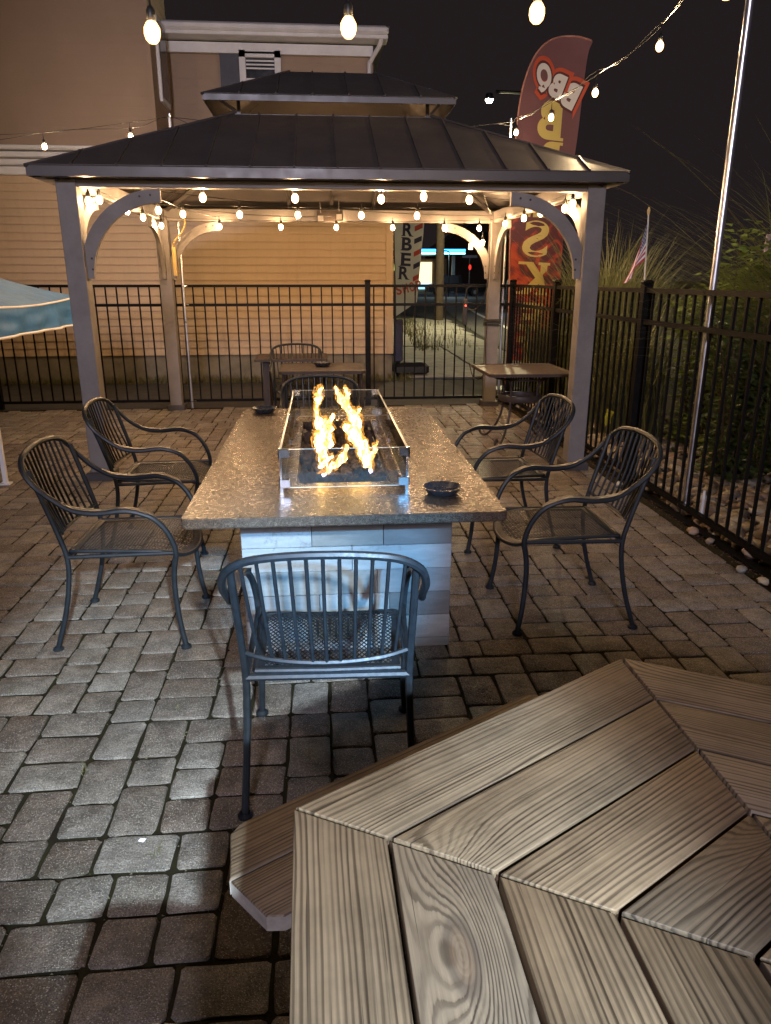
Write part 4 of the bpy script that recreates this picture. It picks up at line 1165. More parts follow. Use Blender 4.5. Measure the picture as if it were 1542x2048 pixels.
# ------------------------------------------------------------------ small metal tables
def bar_table(x0, x1, y0, y1, h, lab, rz, solid):
    cx, cy = (x0 + x1) / 2, (y0 + y1) / 2; a, b_ = (x1 - x0) / 2, (y1 - y0) / 2
    t = thing('metal_table', lab, 'table', (cx, cy, 0), rz, 'small brown metal tables')
    MB().prism(rrect(-a, a, -b_, b_, .06 if not solid else .02), lambda u, v, ww: (u, v, h - .03 + ww), .028).build('tabletop', M['table_metal'], t, False, False)
    rim = [(u, v, h - .006) for u, v in rrect(-a + .008, a - .008, -b_ + .008, b_ - .008, .05)]
    MB().tube(rim + [rim[0]], .009, 6, False).build('rim', M['table_metal'], t, True, False)
    for s in (-1, 1):
        for q in (-1, 1):
            if solid: MB().box((s * (a - .12), q * (b_ - .12), (h - .03) / 2), (.07, .07, h - .03)).build('leg', M['table_metal'], t, False, False)
            else: MB().tube([(s * (a - .05), q * (b_ - .05), h - .03), (s * (a - .02), q * (b_ - .02), 0)], .014, 8).build('leg', M['table_metal'], t, True, False)
    if not solid:
        for q in (-1, 1): MB().tube([(-a + .035, q * (b_ - .035), .33), (a - .035, q * (b_ - .035), .33)], .008, 6).build('stretcher', M['table_metal'], t, True, False)
    return t
bar_table(-.43, .43, 7.28, 8.02, .74, 'brown metal table with an ashtray behind the fire table', 0, False)
bar_table(-.76, .06, 8.45, 9.1, .74, 'brown slab table with thick legs against the rear fence', 0, True)
ashtray(.0, 7.72, .74, 1.35, 'black ashtray on the small table behind the fire table')
bt = thing('bistro_table', 'brown metal bistro table with scrolled legs beside the right gazebo post', 'table', (2.0, 7.3, 0))
MB().prism(rrect(1.565, 2.405, 6.84, 7.76, .07), lambda u, v, ww: (u, v, .715 + ww), .022).build('tabletop', M['table_metal'], bt)
rim = [(u, v, .737) for u, v in rrect(1.573, 2.397, 6.848, 7.752, .06)]
MB().tube(rim + [rim[0]], .010, 6, False).build('rim', M['table_metal'], bt, True)
for sx, sy in ((-1, -1), (-1, 1), (1, -1), (1, 1)):
    d = Vector((sx * .64, sy * .72, 0)).normalized()
    def q(r_, z): return Vector((1.985, 7.3, z)) + d * r_
    pts = [q(.30, .71), q(.21, .60), (q(.20, .45)), q(.22, .28), q(.30, .12), q(.39, .03), q(.45, .018), q(.482, .045), q(.478, .085), q(.447, .092), q(.435, .068)]
    MB().tube(smoothpath(pts, 5), .012, 8).build('leg', M['table_metal'], bt, True)
MB().tube([(1.985 + .20 * math.cos(2 * PI * k / 20), 7.3 + .20 * math.sin(2 * PI * k / 20), .46) for k in range(21)], .022, 6, False, 1.6).build('ring', M['table_metal'], bt, True)
MB().tube([(1.985 + .27 * math.cos(2 * PI * k / 20), 7.3 + .27 * math.sin(2 * PI * k / 20), .66) for k in range(21)], .010, 6, False).build('apron_ring', M['table_metal'], bt, True)

# ------------------------------------------------------------------ half lowered blue canopy on the left
tn = thing('pop_up_canopy', 'half lowered blue pop up canopy with white trim at the left', 'canopy', (-4.0, 7.1, 0))
CX0, CX1, CYa, CYb = -5.45, -2.58, 5.55, 8.42
zl, ze, zp = 1.14, 1.42, 2.15
cc = ((CX0 + CX1) / 2, (CYa + CYb) / 2)
for k, (p, q) in enumerate((((CX0, CYa), (CX1, CYa)), ((CX1, CYa), (CX1, CYb)), ((CX1, CYb), (CX0, CYb)), ((CX0, CYb), (CX0, CYa)))):
    mb = MB(); n = 26; vs = []; nv = 8
    for i in range(n + 1):
        t = i / n; bx, by = p[0] + (q[0] - p[0]) * t, p[1] + (q[1] - p[1]) * t
        nx, ny = (q[1] - p[1]), -(q[0] - p[0]); ll = math.hypot(nx, ny); nx /= ll; ny /= ll
        sagz = -.05 * math.sin(PI * t)
        for j in range(nv + 1):
            s = j / nv
            wv = .028 * noise.noise(Vector((bx * 2.3, by * 2.3, s * 3))) + .012 * math.sin(t * 34 + s * 2)
            vs.append((bx + nx * wv * (.3 + s), by + ny * wv * (.3 + s), ze + (zl - ze) * s + sagz * (1 - s)))
    fs = [(i * (nv + 1) + j, (i + 1) * (nv + 1) + j, (i + 1) * (nv + 1) + j + 1, i * (nv + 1) + j + 1) for i in range(n) for j in range(nv)]
    mb.add(vs, fs); va = mb.build('valance', M['tarp'], tn, True)
    MB().tube([Vector(vs[i * (nv + 1) + nv]) for i in range(n + 1)], .012, 6).build('trim', M['whitecloth'], va, True)
    MB().tube([Vector(vs[i * (nv + 1)]) for i in range(n + 1)], .009, 6).build('trim', M['whitecloth'], va, True)
    rv = []; m_ = 10
    for i in range(n + 1):
        for j in range(m_ + 1):
            s = j / m_; bx, by, bz = vs[i * (nv + 1)]
            rv.append((bx + (cc[0] - bx) * s, by + (cc[1] - by) * s, bz + (zp - bz) * s - .10 * math.sin(PI * s) + .012 * noise.noise(Vector((bx * 2, by * 2, s * 4)))))
    MB().add(rv, [(i * (m_ + 1) + j, (i + 1) * (m_ + 1) + j, (i + 1) * (m_ + 1) + j + 1, i * (m_ + 1) + j + 1) for i in range(n) for j in range(m_)]).build('roof_panel', M['tarp'], tn, True)
for x in (CX0 + .03, CX1 - .02):
    for y in (CYa + .03, CYb - .03):
        yy_ = 6.04 if (x > -3 and y < 6) else y
        l = MB().box((x, yy_, .72), (.032, .032, 1.42)).build('leg', M['white_metal'], tn)
        MB().box((x, yy_, .006), (.08, .08, .012)).build('foot_plate', M['white_metal'], l)

# ------------------------------------------------------------------ hexagonal picnic table in the foreground
pt = thing('picnic_table', 'weathered wooden hexagonal picnic table with mitred planks in the foreground', 'picnic table', (.704, .619, 0))
HC = Vector((.700, .615)); HR = .876; HA0 = math.degrees(math.atan2(1.045 - .615, -.078 - .700))   # angle of the near left vertex
TZ = .75; TH = .038
def plank(name, poly, z, th, parent, ang, mats=None, bev=.0018):
    """poly in world xy (convex), board whose local x runs along 'ang'"""
    c = sum((Vector(p) for p in poly), Vector((0, 0))) / len(poly)
    ca, sa = math.cos(-ang), math.sin(-ang)
    loc = [((p[0] - c.x) * ca - (p[1] - c.y) * sa, (p[0] - c.x) * sa + (p[1] - c.y) * ca) for p in poly]
    def inset(pts, k):
        n = len(pts); out = []
        for i in range(n):
            a, b_, d = Vector(pts[i - 1]), Vector(pts[i]), Vector(pts[(i + 1) % n])
            e1 = (b_ - a).normalized(); e2 = (d - b_).normalized()
            n1 = Vector((-e1.y, e1.x)); n2 = Vector((-e2.y, e2.x))
            bi = (n1 + n2); bi = bi / max(.3, bi.dot(n1)) if bi.length > 1e-6 else n1
            out.append(tuple(b_ + bi * k))
        return out
    area = sum(loc[i][0] * loc[(i + 1) % len(loc)][1] - loc[(i + 1) % len(loc)][0] * loc[i][1] for i in range(len(loc)))
    if area < 0: loc = loc[::-1]
    mb = MB(); n = len(loc)
    rings = [(inset(loc, bev), 0), (inset(loc, bev * .3), -bev * .35), (loc, -bev), (loc, -th)]
    vs = []
    for r_, zz_ in rings: vs += [(x, y, zz_) for x, y in r_]
    fs = [tuple(range(n)), tuple(range(4 * n - 1, 3 * n - 1, -1))]
    for k in range(3):
        for i in range(n):
            j = (i + 1) % n; fs.append((k * n + i, k * n + n + i, k * n + n + j, k * n + j))
    mb.add(vs, fs)
    if mats:
        for i in range(n): mb.m[2 + 2 * n + i] = 1
        me = mb.mesh(name, mats, True)
    else: me = mb.mesh(name, M['wood'], True)
    o = link(name, me, parent)
    o.location = (c.x, c.y, z); o.rotation_euler = (0, 0, ang)
    return o
V = [HC + Vector((math.cos(R(HA0 - 60 * k)), math.sin(R(HA0 - 60 * k)))) * HR for k in range(6)]   # clockwise from the near left corner
for k in range(6):
    a, b_ = V[k], V[(k + 1) % 6]
    d = (b_ - a).normalized(); inn = Vector((d.y, -d.x))
    ap = HR * math.cos(R(30)); gap = .0075
    nP = 5; wP = ap / nP
    for i in range(nP):
        u0, u1 = i * wP + (gap / 2 if i else 0), (i + 1) * wP - gap / 2
        def edge(u, s):
            base = a if s == 0 else b_
            t = u / ap
            p = base + (HC - base) * t
            return p + d * (gap * .58 * (1 if s == 0 else -1))
        poly = [edge(u0, 0), edge(u0, 1), edge(u1, 1), edge(u1, 0)] if i < nP - 1 else [edge(u0, 0), edge(u0, 1), edge(u1 - .01, .5) + d * 0 if False else HC - inn * .012]
        plank('tabletop_plank', [tuple(p) for p in poly], TZ + (.0015 if (i + k) % 2 else 0), TH, pt, math.atan2(d.y, d.x) + (.0 if i % 2 else PI))
    # frame under the seams
    m1 = V[k]; dd = (m1 - HC).normalized(); ang = math.atan2(dd.y, dd.x); rot = Matrix.Rotation(ang, 3, 'Z')
    c3 = HC + dd * (HR * .48)
    MB().box((c3.x, c3.y, TZ - TH - .045), (HR * .86, .038, .085), rot).build('support_beam', M['wood'], pt)
    c4 = HC + dd * .62
    MB().box((c4.x, c4.y, (TZ - TH) / 2 - .02), (.09, .09, TZ - TH - .09), rot).build('leg', M['wood'], pt)
    dm = ((V[k] + V[(k + 1) % 6]) / 2 - HC).normalized(); c5 = HC + dm * .74; rotm = Matrix.Rotation(math.atan2(dm.y, dm.x), 3, 'Z')
    MB().box((c5.x, c5.y, .355), (.70, .038, .09), rotm).build('bench_arm', M['wood'], pt)
    # bench: two boards, clipped outer corners
    bench = empty('bench', (HC.x, HC.y, 0)); bench.parent = pt; bench.matrix_parent_inverse = full(pt).inverted()
    L = (b_ - a).length; t0, t1 = -.03, L + (.12 if k != 5 else -.115)
    out = -inn
    for (n0, n1, clip) in ((.085, .222, False), (.228, .366, True)):
        P = lambda t, n_: tuple(a + d * t + out * n_)
        if clip: poly = [P(t0 - .005, n0), P(t0 + .02, n0 + .05), P(t0 + .05, n1 - .02), P(t0 + .085, n1), P(t1 - .03, n1), P(t1, n1 - .03), P(t1 + .005, n0)]
        else: poly = [P(t0 + .045, n0), P(t0 + .015, n0 + .02), P(t0 - .004, n1), P(t1 + .004, n1), P(t1 - .02, n0)]
        plank('bench_plank', poly, .44, .038, bench, math.atan2(d.y, d.x), [M['wood'], M['endwood']], .004)

# ------------------------------------------------------------------ feather flags
def text_geo(s, bold=0.0, res=6):
    cu = bpy.data.curves.new('t', 'FONT'); cu.body = s; cu.size = 1.0; cu.offset = bold; cu.resolution_u = res; cu.align_x = 'CENTER'
    o = bpy.data.objects.new('t', cu); COL.objects.link(o)
    dg = bpy.context.evaluated_depsgraph_get(); me = bpy.data.meshes.new_from_object(o.evaluated_get(dg))
    vs = [v.co.copy() for v in me.vertices]; fs = [tuple(p.vertices) for p in me.polygons]
    bpy.data.objects.remove(o); bpy.data.curves.remove(cu); bpy.data.meshes.remove(me)
    return vs, fs
def letter(s, cx, cz, wd, ht, surf, name, m, parent, rot=0, mirror=False, bold=.02, off=.004, serif=None):
    vs, fs = text_geo(s, bold)
    xs = [v.x for v in vs]; ys = [v.y for v in vs]; w0 = max(xs) - min(xs); h0 = max(ys) - min(ys); mx, my = (max(xs) + min(xs)) / 2, (max(ys) + min(ys)) / 2
    mb = MB(); quads = []
    def place(u, v):
        if mirror: u = -u
        ca, sa = math.cos(rot), math.sin(rot)
        return surf(cx + u * ca - v * sa, cz + u * sa + v * ca, off)
    mb.add([place((v.x - mx) / w0 * wd, (v.y - my) / h0 * ht) for v in vs], fs)
    for (u0, v0, u1, v1) in (serif or []):   # slab serifs in letter box units (-.5 .. .5)
        mb.add([place(u * wd, v * ht) for u, v in ((u0, v0), (u1, v0), (u1, v1), (u0, v1))], [(0, 1, 2, 3)])
    return mb.build(name, m, parent)
def cloth_mat(name, fn):
    m, nt, b = newmat(name); fn(nt, b); b.inputs['Roughness'].default_value = .75
    t = N(nt, 'ShaderNodeBsdfTranslucent'); src = b.inputs['Base Color'].links[0].from_socket
    nt.links.new(src, t.inputs[0]); mx = N(nt, 'ShaderNodeMixShader'); mx.inputs[0].default_value = .35
    nt.links.new(b.outputs[0], mx.inputs[1]); nt.links.new(t.outputs[0], mx.inputs[2]); nt.links.new(mx.outputs[0], nt.nodes['Material Output'].inputs[0])
    return m
def bbq_fn(nt, b):
    co = wpos(nt); sep = N(nt, 'ShaderNodeSeparateXYZ'); nt.links.new(co, sep.inputs[0])
    z = sep.outputs[2]
    fl = noise_(nt, co, 2.6, 3, .5, 1.2)
    sm = ramp(nt, fl, [(.46, (.10, .028, .030)), (.53, (.38, .05, .03)), (.62, (.46, .08, .035)), (.70, (.16, .03, .03))])
    msk = ramp(nt, math_(nt, 'SUBTRACT', 2.7, z), [(.0, 0.), (.45, 1.)])
    mar = ramp(nt, noise_(nt, co, 1.6, 3), [(.3, (.13, .052, .062)), (.7, (.165, .075, .085))])
    nt.links.new(mix(nt, msk, mar, sm), b.inputs['Base Color'])
M['bbq'] = cloth_mat('maroon_flag_cloth', bbq_fn)
flat = lambda n, c: cloth_mat(n, lambda nt, b: nt.links.new(mix(nt, noise_(nt, wpos(nt), 9, 3), tuple(x * .9 for x in c), c), b.inputs['Base Color']))
M['f_yellow'] = flat('yellow_print', (.62, .50, .16)); M['f_white'] = flat('white_print', (.72, .70, .70)); M['f_red'] = flat('orange_red_print', (.55, .09, .04)); M['f_dark'] = flat('dark_print', (.10, .03, .03))
M['f_navy'] = flat('navy_print', (.03, .035, .10)); M['f_cloth'] = flat('pale_flag_cloth', (.50, .56, .60)); M['f_shop'] = flat('red_print', (.50, .09, .07)); M['f_cap'] = M['white_metal']
def feather(name, lab, left, right, surf, m, parent_loc, polem):
    f = thing(name, lab, 'flag', parent_loc, group='feather flags on poles')
    def at(tab, t):
        k = t * (len(tab) - 1); i = min(int(k), len(tab) - 2); return Vector(tab[i]).lerp(Vector(tab[i + 1]), k - i)
    n, q = 40, 10; mb = MB(); vs = []
    for i in range(n + 1):
        a, b_ = at(left, i / n), at(right, i / n)
        for j in range(q + 1): p = a.lerp(b_, j / q); vs.append(surf(p.x, p.y, 0))
    mb.add(vs, [(i * (q + 1) + j, i * (q + 1) + j + 1, (i + 1) * (q + 1) + j + 1, (i + 1) * (q + 1) + j) for i in range(n) for j in range(q)])
    mb.build('cloth', m, f, True)
    return f
# barbecue flag, seen from behind so that its words run backwards
BY = 11.0
def surf_b(x, z, off=0):
    y = BY + .035 * math.sin((x - 2.72) * 5 + z * 1.1) + .02 * math.sin(z * 3.1)
    return Vector((x + .012 * math.sin(z * 2.4), y - off, z))
spl = lambda pts, n: [tuple(p[:2]) for p in smoothpath([(x, z, 0) for x, z in pts], n)]
Lb = spl([(2.765, .42), (2.765, 1.2), (2.755, 1.9), (2.735, 2.6), (2.72, 3.3), (2.74, 3.7), (2.80, 4.05), (2.92, 4.37), (3.08, 4.58), (3.28, 4.68), (3.52, 4.69), (3.72, 4.64)], 5)
Rb = spl([(3.47, .42), (3.48, 1.0), (3.49, 1.58), (3.51, 2.1), (3.54, 2.6), (3.565, 3.1), (3.595, 3.5), (3.625, 3.9), (3.65, 4.2), (3.67, 4.4), (3.69, 4.53), (3.725, 4.62)], 5)
bq = feather('barbecue_flag', 'maroon barbecue feather flag with yellow letters seen reversed beyond the fence', Lb, Rb, surf_b, M['bbq'], (2.75, 11, 0), None)
pole = [surf_b(x - .012, z, 0) for x, z in Lb]
MB().tube([Vector((2.755, 11.0, -.05)), Vector((2.755, 11.0, .3))] + pole, .011, 6).build('pole', pm('flag_pole', (.35, .16, .12), .4), bq, True)
MB().lathe([(.001, .06), (.05, .06), (.22, .02), (.24, -.03), (.001, -.03)], (2.755, 11.0, 0), 12).build('base', M['cable'], bq, True)
def pxb(px, py):
    v, t = unproj_y(px, py, BY); return v.x, v.z
SB = [(-.62, .5, -.2, .42), (-.62, -.42, -.2, -.5)]
for chx, px, py, hpx, wpx, rot, sf in (('Q', 1090, 155, 52, 27, 8, None), ('B', 1116, 171, 46, 26, -22, None), ('B', 1142, 190, 48, 27, -26, None)):
    cx, cz = pxb(px, py); sc_ = 10.2 / 1470
    letter(chx, cx, cz, wpx * sc_ * 1.75, hpx * sc_ * 1.48, surf_b, 'letter_outline', M['f_red'], bq, R(rot), True, .11, .004)
    letter(chx, cx, cz, wpx * sc_ * 1.34, hpx * sc_ * 1.17, surf_b, 'letter_dark_outline', M['f_dark'], bq, R(rot), True, .07, .007)  # dark printed outline between the letter and its red border
    letter(chx, cx, cz, wpx * sc_ * 1.12, hpx * sc_ * .98, surf_b, 'letter', M['f_white'], bq, R(rot), True, .055, .010)
for chx, px, py, wpx, hpx, sf in (('B', 1098, 241, 50, 70, SB), ('R', 1090, 321, 50, 68, SB + [(.2, -.42, .58, -.5)]), ('I', 1082, 400, 26, 66, [(-.9, .5, .9, .4), (-.9, -.4, .9, -.5)]), ('S', 1072, 478, 52, 70, None),
                                  ('K', 1066, 557, 54, 64, [(-.6, .5, -.15, .42), (-.6, -.42, -.15, -.5), (.1, -.42, .6, -.5), (.15, .5, .6, .42)]), ('E', 1060, 634, 42, 58, SB), ('T', 1052, 700, 44, 56, [(-.25, -.42, .25, -.5)])):
    cx, cz = pxb(px, py); sc_ = 10.3 / 1470
    letter(chx, cx, cz, wpx * sc_, hpx * sc_, surf_b, 'letter', M['f_yellow'], bq, R(-3), True, .045 if chx != 'S' else .018, .004, sf)
# barber shop flag
BBY = 13.25
def surf_s(x, z, off=0): return Vector((x, BBY + .03 * math.sin(x * 7 + z * 1.3) - off, z))
Ls = spl([(1.31, .98), (1.30, 1.5), (1.28, 2.2), (1.27, 3.0), (1.28, 3.6), (1.34, 4.0), (1.48, 4.25), (1.62, 4.3)], 5)
Rs = spl([(1.68, 1.22), (1.71, 1.6), (1.76, 2.2), (1.80, 2.8), (1.82, 3.3), (1.82, 3.8), (1.78, 4.1), (1.64, 4.28)], 5)
bs = feather('barber_flag', 'pale barber shop feather flag with striped edge beyond the rear fence', Ls, Rs, surf_s, M['f_cloth'], (1.3, 13.25, 0), None)
MB().tube([Vector((1.29, BBY, 0))] + [surf_s(x - .01, z, 0) for x, z in Ls], .010, 6).build('pole', M['cable'], bs, True)
MB().bevbox((1.36, 13.25, .45), (.14, .10, .95), .02).build('sleeve', pm('flag_sleeve', (.05, .05, .09), .7), bs)
MB().bevbox((1.55, 13.1, .09), (.62, .45, .24), .07).build('ballast_bag', M['cable'], bs)
SR = [(-.6, .5, -.2, .44), (-.6, -.44, -.2, -.5)]
for chx, px, py in (('B', 826, 392), ('A', 823, 425), ('R', 816, 459), ('B', 814, 488), ('E', 812, 519), ('R', 808, 546)):
    v, t = unproj_y(px, py, BBY)
    letter(chx, v.x, v.z, .175, .215, surf_s, 'letter', M['f_navy'], bs, R(-3), False, .03, .004, SR + ([(.2, -.44, .58, -.5)] if chx == 'R' else []))
for k, chx in enumerate('SHOP'):
    v, t = unproj_y(797 + k * 13.5, 580 - k * 3.2, BBY)
    letter(chx, v.x, v.z, .095, .16, surf_s, 'letter', M['f_shop'], bs, R(14), False, .03, .004)
for k in range(12):
    z0 = 1.55 + k * .205; m_ = (M['f_shop'], M['f_navy'])[k % 2]
    xl = 1.60 + (z0 - 1.5) * .028; xr = 1.705 + (z0 - 1.5) * .062
    if z0 > 3.6: xr -= .05
    p = [surf_s(x, z, .004) for x, z in ((xl, z0), (xr, z0 + .055), (xr, z0 + .135), (xl, z0 + .08))]
    MB().add(p, [(0, 1, 2, 3)]).build('stripe', m_, bs)

# small american flag on the fence post
uf = thing('american_flag', 'small american flag on a wooden stick at the side fence post', 'flag', (2.47, 5.69, 1.5))
MB().tube([(2.475, 5.70, 1.45), (2.475, 5.76, 2.06)], .006, 8).build('stick', pm('pale_stick', (.6, .55, .45), .5), uf, True)
MB().lathe([(.007, 0), (.010, .012), (.012, .03), (.006, .05), (.001, .055)], (2.475, 5.762, 2.06), 10).build('finial', pm('gilt_finial', (.6, .42, .15), .35), uf, True)
def usa():
    m, nt, b = newmat('us_flag_cloth')
    uv = N(nt, 'ShaderNodeUVMap').outputs[0]; sep = N(nt, 'ShaderNodeSeparateXYZ'); nt.links.new(uv, sep.inputs[0])
    u, v = sep.outputs[0], sep.outputs[1]
    st = math_(nt, 'LESS_THAN', math_(nt, 'FRACT', math_(nt, 'MULTIPLY', v, 6.5)), .5)
    stripes = mix(nt, st, (.80, .77, .74), (.42, .02, .035))
    canton = math_(nt, 'MULTIPLY', math_(nt, 'LESS_THAN', u, .4), math_(nt, 'GREATER_THAN', v, 6 / 13))
    cs = N(nt, 'ShaderNodeCombineXYZ'); nt.links.new(math_(nt, 'SUBTRACT', math_(nt, 'FRACT', math_(nt, 'MULTIPLY', u, 15.)), .5), cs.inputs[0]); nt.links.new(math_(nt, 'SUBTRACT', math_(nt, 'FRACT', math_(nt, 'MULTIPLY', math_(nt, 'SUBTRACT', v, 6 / 13), 9.3)), .5), cs.inputs[1])
    ln = N(nt, 'ShaderNodeVectorMath', operation='LENGTH'); nt.links.new(cs.outputs[0], ln.inputs[0])
    star = math_(nt, 'LESS_THAN', ln.outputs['Value'], .27)
    can = mix(nt, star, (.022, .024, .07), (.68, .66, .66))
    nt.links.new(mix(nt, canton, stripes, can), b.inputs['Base Color']); b.inputs['Roughness'].default_value = .7
    return m
mb = MB(); n, q = 26, 22; vs = []; uvs = []
for i in range(n + 1):          # u: along the fly (hanging down), v: along the hoist
    for j in range(q + 1):
        u, v = i / n, j / q
        hoist = Vector((2.475, 5.735 + .02 * v, 1.74 + .29 * v))
        fold = math.sin(v * 11 + u * 2) * .020 * u
        drop = Vector((-.165 * u * (1 - .35 * v) - fold * .4, -.04 * u + fold * .7, -.42 * u * (.42 + .58 * v) + .02 * math.sin(u * 3)))
        vs.append(hoist + drop); uvs.append((u, v))
mb.add(vs, [(i * (q + 1) + j, i * (q + 1) + j + 1, (i + 1) * (q + 1) + j + 1, (i + 1) * (q + 1) + j) for i in range(n) for j in range(q)])
mb.uv = uvs; mb.build('cloth', usa(), uf, True)

# ------------------------------------------------------------------ rock bed and planting to the right
bed = tag(sheet('rock_bed', [(2.47, -6), (7.2, -6), (7.2, 10.4), (2.47, 10.4)], -.018, pm('bed_soil', (.05, .038, .028), .95, var=.4, scale=9, world=True)), 'bed of tan and brown river stones beyond the side fence', kind='structure')
rv_ = [rock_mesh('stone', 20 + k, M['stone'], .7, 2) for k in range(8)]
for me in rv_: me.polygons.foreach_set('use_smooth', [True] * len(me.polygons))
st_pts = []
tr = random.Random(21)
for _ in range(2600):
    x = 2.53 + abs(tr.gauss(0, .75)); y = tr.uniform(1.5, 10.0)
    if x > 4.6: continue
    st_pts.append((x, y, tr.uniform(.028, .062)))
vis = []
for t in st_pts:
    px, py, d = proj(t[0], t[1], .02)
    vis.append((d / t[2] if (px < 1560 and 700 < py < 1300) else 1e6 + d, t))
vis.sort(key=lambda q: q[0])
def stone_xf(t): return (t[0], t[1], t[2] * .35 + tr.uniform(-.01, .035)), (t[2] * tr.uniform(.8, 1.3), t[2], t[2] * tr.uniform(.6, .85)), (tr.uniform(-.4, .4), tr.uniform(-.4, .4), tr.uniform(0, 6.28))
for _, t in vis[:300]:
    o = link('stone', rv_[tr.randrange(8)], bed); o.location, o.scale, o.rotation_euler = stone_xf(t)
mb = MB()
base = [rock_mesh('tmp', 60 + k, M['stone_mass'], .35, 1) for k in range(5)]
geo = [([v.co.copy() for v in me.vertices], [tuple(p.vertices) for p in me.polygons]) for me in base]
for _, t in vis[300:]:
    l, s, r_ = stone_xf(t); mt = Matrix.LocRotScale(Vector(l), __import__('mathutils').Euler(r_), Vector(s)); g = geo[tr.randrange(5)]
    mb.add([mt @ v for v in g[0]], g[1])
tag(mb.build('stone_mass', M['stone_mass'], bed, True), kind='stuff')
labs = ['large tan stray stone on the pavers beside the side fence', 'small round tan stray stone next to the larger tan one', 'pale grey stray stone on the pavers near the frame edge', 'reddish flat stray stone on the pavers by the fence foot', 'white speckled stray stone nearest the frame edge by the fence', 'brown stray stone on the pavers behind the far right chair', 'orange stray stone under the bistro table']
for (x, y, s), lab in zip(((2.40, 4.38, .042), (2.42, 4.20, .032), (2.38, 3.55, .034), (2.36, 3.72, .034), (2.40, 3.43, .036), (2.36, 5.55, .04), (2.33, 6.72, .045)), labs):
    o = link('stone', rv_[tr.randrange(8)]); o.location = (x, y, s * .5); o.scale = (s, s * .9, s * .7); o.rotation_euler = (0, 0, tr.uniform(0, 6))
    tag(o, lab, 'stone', 'stray stones at the foot of the fence')
def reed(name, lab, x, y, n, h, spread, seed, bias=(0, 0)):
    rr = random.Random(seed); g = thing(name, lab, 'ornamental grass', (x, y, 0), group='clumps of ornamental grass')
    mb = MB()
    for _ in range(n):
        a = rr.uniform(0, 2 * PI); d = Vector((math.cos(a) + bias[0], math.sin(a) + bias[1], 0)); l = spread * rr.uniform(.2, 1.0); hh = h * rr.uniform(.65, 1.05); wd = rr.uniform(.0045, .0085)
        b0 = Vector((x + rr.gauss(0, .14), y + rr.gauss(0, .14), -.02)); s = Vector((-d.y, d.x, 0)).normalized() * wd
        vs = []; seg = 9; bend = rr.uniform(.3, 1.15)
        for k in range(seg + 1):
            t = k / seg
            p = b0 + d * (l * (t ** 1.9)) + Vector((0, 0, hh * (t - bend * .42 * t ** 3)))
            ww = s * (1 - t ** 2 * .93); vs += [p - ww, p + ww]
        mb.add(vs, [(2 * k, 2 * k + 1, 2 * k + 3, 2 * k + 2) for k in range(seg)])
    mb.build('blades', M['reed'], g)
    return g
reed('ornamental_grass', 'tall arching ornamental grass behind the small american flag', 3.25, 8.35, 1700, 2.55, 1.2, 31)
reed('ornamental_grass', 'sweeping ornamental grass arching in from the right edge over the fence', 3.85, 5.0, 1500, 2.85, 1.75, 32, (-.35, .3))
reed('ornamental_grass', 'ornamental grass in front of the barbecue flag behind the fence corner', 3.15, 10.15, 420, 1.75, .9, 33)
reed('ornamental_grass', 'dark ornamental grass low behind the side fence beyond the gazebo post', 3.15, 7.3, 600, 1.75, .8, 34)
def shrub(lab, x, y, h, w_, n, seed, m, stems=9, big=.055):
    rr = random.Random(seed); g = thing('leafy_shrub', lab, 'shrub', (x, y, 0), group='leafy shrubs in the rock bed')
    sm = MB(); lf = MB()
    for _ in range(stems):
        a = rr.uniform(0, 2 * PI); r_ = w_ * rr.uniform(.2, 1); hh = h * rr.uniform(.7, 1.0)
        tip = Vector((x + math.cos(a) * r_, y + math.sin(a) * r_, hh)); root = Vector((x + rr.gauss(0, .07), y + rr.gauss(0, .07), -.03))
        pts = smoothpath([root, root.lerp(tip, .5) + Vector((rr.gauss(0, .06), rr.gauss(0, .06), .1)), tip], 6)
        sm.tube(pts, [.012 * (1 - .7 * i / (len(pts) - 1)) for i in range(len(pts))], 5)
        for _ in range(n // stems):
            t = rr.random() ** .75; p = pts[min(int(t * len(pts)), len(pts) - 1)]
            b = rr.uniform(0, 2 * PI); el = rr.uniform(-.2, .75); d = Vector((math.cos(b) * math.cos(el), math.sin(b) * math.cos(el), math.sin(el)))
            p = p + d * rr.uniform(.01, .17); L = big * rr.uniform(.7, 1.6); wd = L * .36
            s = d.cross(Vector((rr.gauss(0, .3), rr.gauss(0, .3), 1))).normalized(); u = s.cross(d).normalized()
            lf.add([p, p + d * L * .45 + s * wd - u * .004, p + d * L - Vector((0, 0, L * .25)), p + d * L * .45 - s * wd - u * .004, p + d * L * .5 - u * .012], [(0, 1, 4), (1, 2, 4), (2, 3, 4), (3, 0, 4)])
    sm.build('stems', pm('shrub_stem', (.10, .075, .045), .8) if 'shrub_stem' not in bpy.data.materials else bpy.data.materials['shrub_stem'], g, True)
    lf.build('leaves', m, g)
    return g
shrub('lime green leafy shrub just right of the american flag', 3.55, 6.75, 1.80, .46, 2300, 41, M['leaf'], 15, .075)
shrub('bright green leafy shrub beside the tall galvanized pole', 3.75, 6.0, 2.06, .36, 1900, 42, M['leaf'], 11, .075)
shrub('dark leafy shrub low behind the side fence near the pole', 3.25, 5.55, 1.45, .50, 2600, 43, M['leaf2'], 16, .065)
shrub('dense dark green shrub at the right edge behind the fence', 4.0, 4.6, 1.48, .70, 2600, 44, M['leaf'], 18, .06)
shrub('olive leafy shrub at the back of the rock bed on the right', 4.5, 6.3, 1.5, .55, 1500, 45, M['leaf2'], 14)
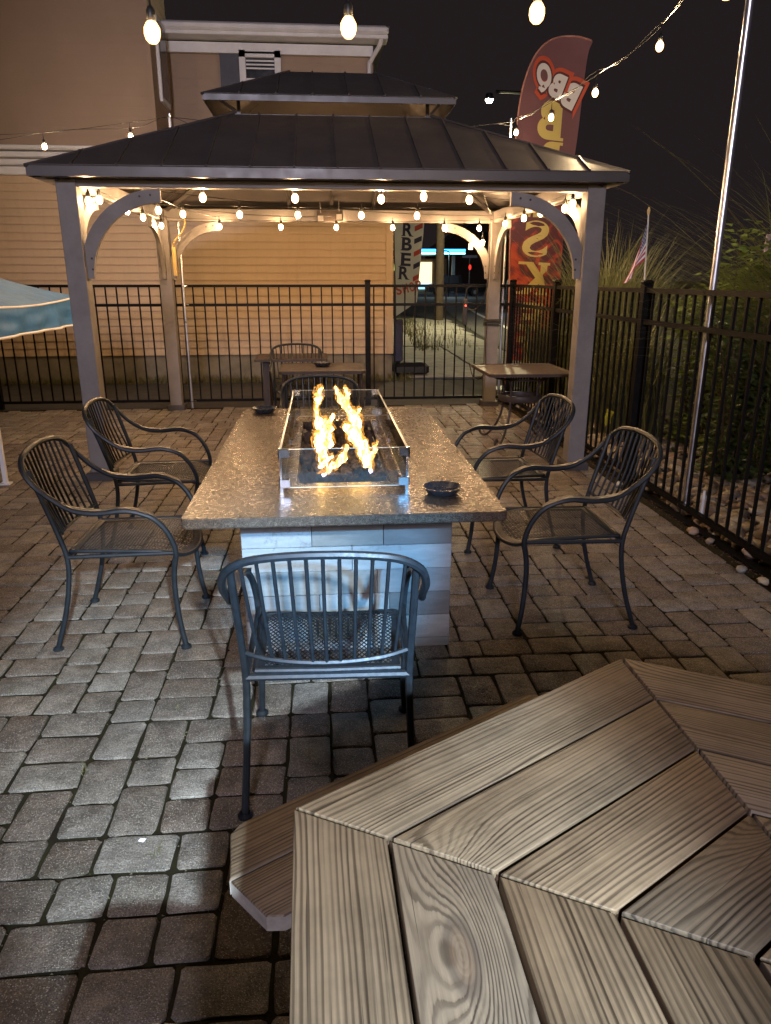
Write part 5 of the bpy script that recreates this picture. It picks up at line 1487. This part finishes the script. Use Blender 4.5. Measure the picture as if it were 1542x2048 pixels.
# weeds in the paver joints and dry litter along the fence foot
jw = random.Random(77); spots_w = [(-.52, 1.79), (-.85, 2.2), (-.28, 1.62), (-1.3, 2.75), (.9, 2.75), (1.9, 3.1), (-1.75, 3.9), (-.95, 1.55), (1.3, 2.55), (-.6, 2.55)]
o = blades('joint_weeds', 170, lambda r: (lambda p: (p[0] + r.gauss(0, .015), p[1] + r.gauss(0, .012), -.006))(spots_w[r.randrange(len(spots_w))]), .012, .045, M['grass'], 78, .0016, 1.2, patio)
tag(o, kind='stuff')
mb = MB()
for _ in range(900):
    x, y = 2.455 - abs(jw.gauss(0, .055)), jw.uniform(2.2, 9.5); q = jw.uniform(.004, .012); a = jw.uniform(0, 6.28); c_, s_ = math.cos(a) * q, math.sin(a) * q
    z = jw.uniform(.002, .008)
    mb.add([(x - c_, y - s_, z), (x + s_ * .4, y - c_ * .4, z + jw.uniform(0, .006)), (x + c_, y + s_, z), (x - s_ * .4, y + c_ * .4, z + jw.uniform(0, .006))], [(0, 1, 2, 3)])
tag(mb.build('leaf_litter', pm('dry_litter', (.16, .085, .045), .9, c2=(.06, .035, .022), scale=25, world=True), patio), kind='stuff')
# marker flag, pipe, sign
mf = thing('marker_flag', 'tiny yellow utility marker flag in the stones behind the fence', 'marker flag', (2.62, 6.55, 0))
MB().tube([(2.62, 6.55, -.02), (2.62, 6.55, .46)], .0025, 5).build('wire', M['steel'], mf)
MB().prism([(0, 0), (.055, .02), (.05, .07), (.07, .13), (.01, .16), (-.01, .08)], lambda u, v, ww: (2.60 + u, 6.545 + .01 * math.sin(v * 40) + ww, .30 + v), .002).build('pennant', pm('neon_yellow', (.75, .68, .05), .6), mf)
pp_ = thing('white_pipe', 'short white plastic pipe standing in the stones by the steel pole', 'pipe', (2.56, 4.60, 0))
MB().tube([(2.56, 4.60, -.02), (2.565, 4.60, .17)], .017, 12).build('pipe', M['white_metal'], pp_, True)
MB().lathe([(.020, 0), (.020, .03), (.012, .04), (.008, .07), (.001, .072)], (2.565, 4.60, .16), 12).build('cap', M['white_metal'], pp_, True)
sg = thing('parking_sign', 'small pale sign cut off by the right frame edge above the grass', 'sign', (4.55, 7.55, 0))
MB().tube([(4.62, 7.58, 0), (4.62, 7.58, 2.05)], .02, 6).build('post', M['steel'], sg)
MB().bevbox((4.62, 7.55, 1.93), (.26, .012, .20), .004).build('panel', pm('pinkish_panel', (.42, .30, .29), .6), sg)
MB().box((4.535, 7.541, 1.94), (.012, .004, .07)).build('lettering', M['f_navy'], sg)
MB().box((4.555, 7.541, 1.972), (.03, .004, .012)).build('lettering', M['f_navy'], sg)
# litter on the pavers
o = MB().add([(-.585, 1.845, .004), (-.565, 1.838, .005), (-.558, 1.85, .009), (-.578, 1.857, .006)], [(0, 1, 2, 3)])
tag(o.build('paper_scrap', M['whitecloth']), 'tiny white paper scrap on the pavers at the left', 'scrap')
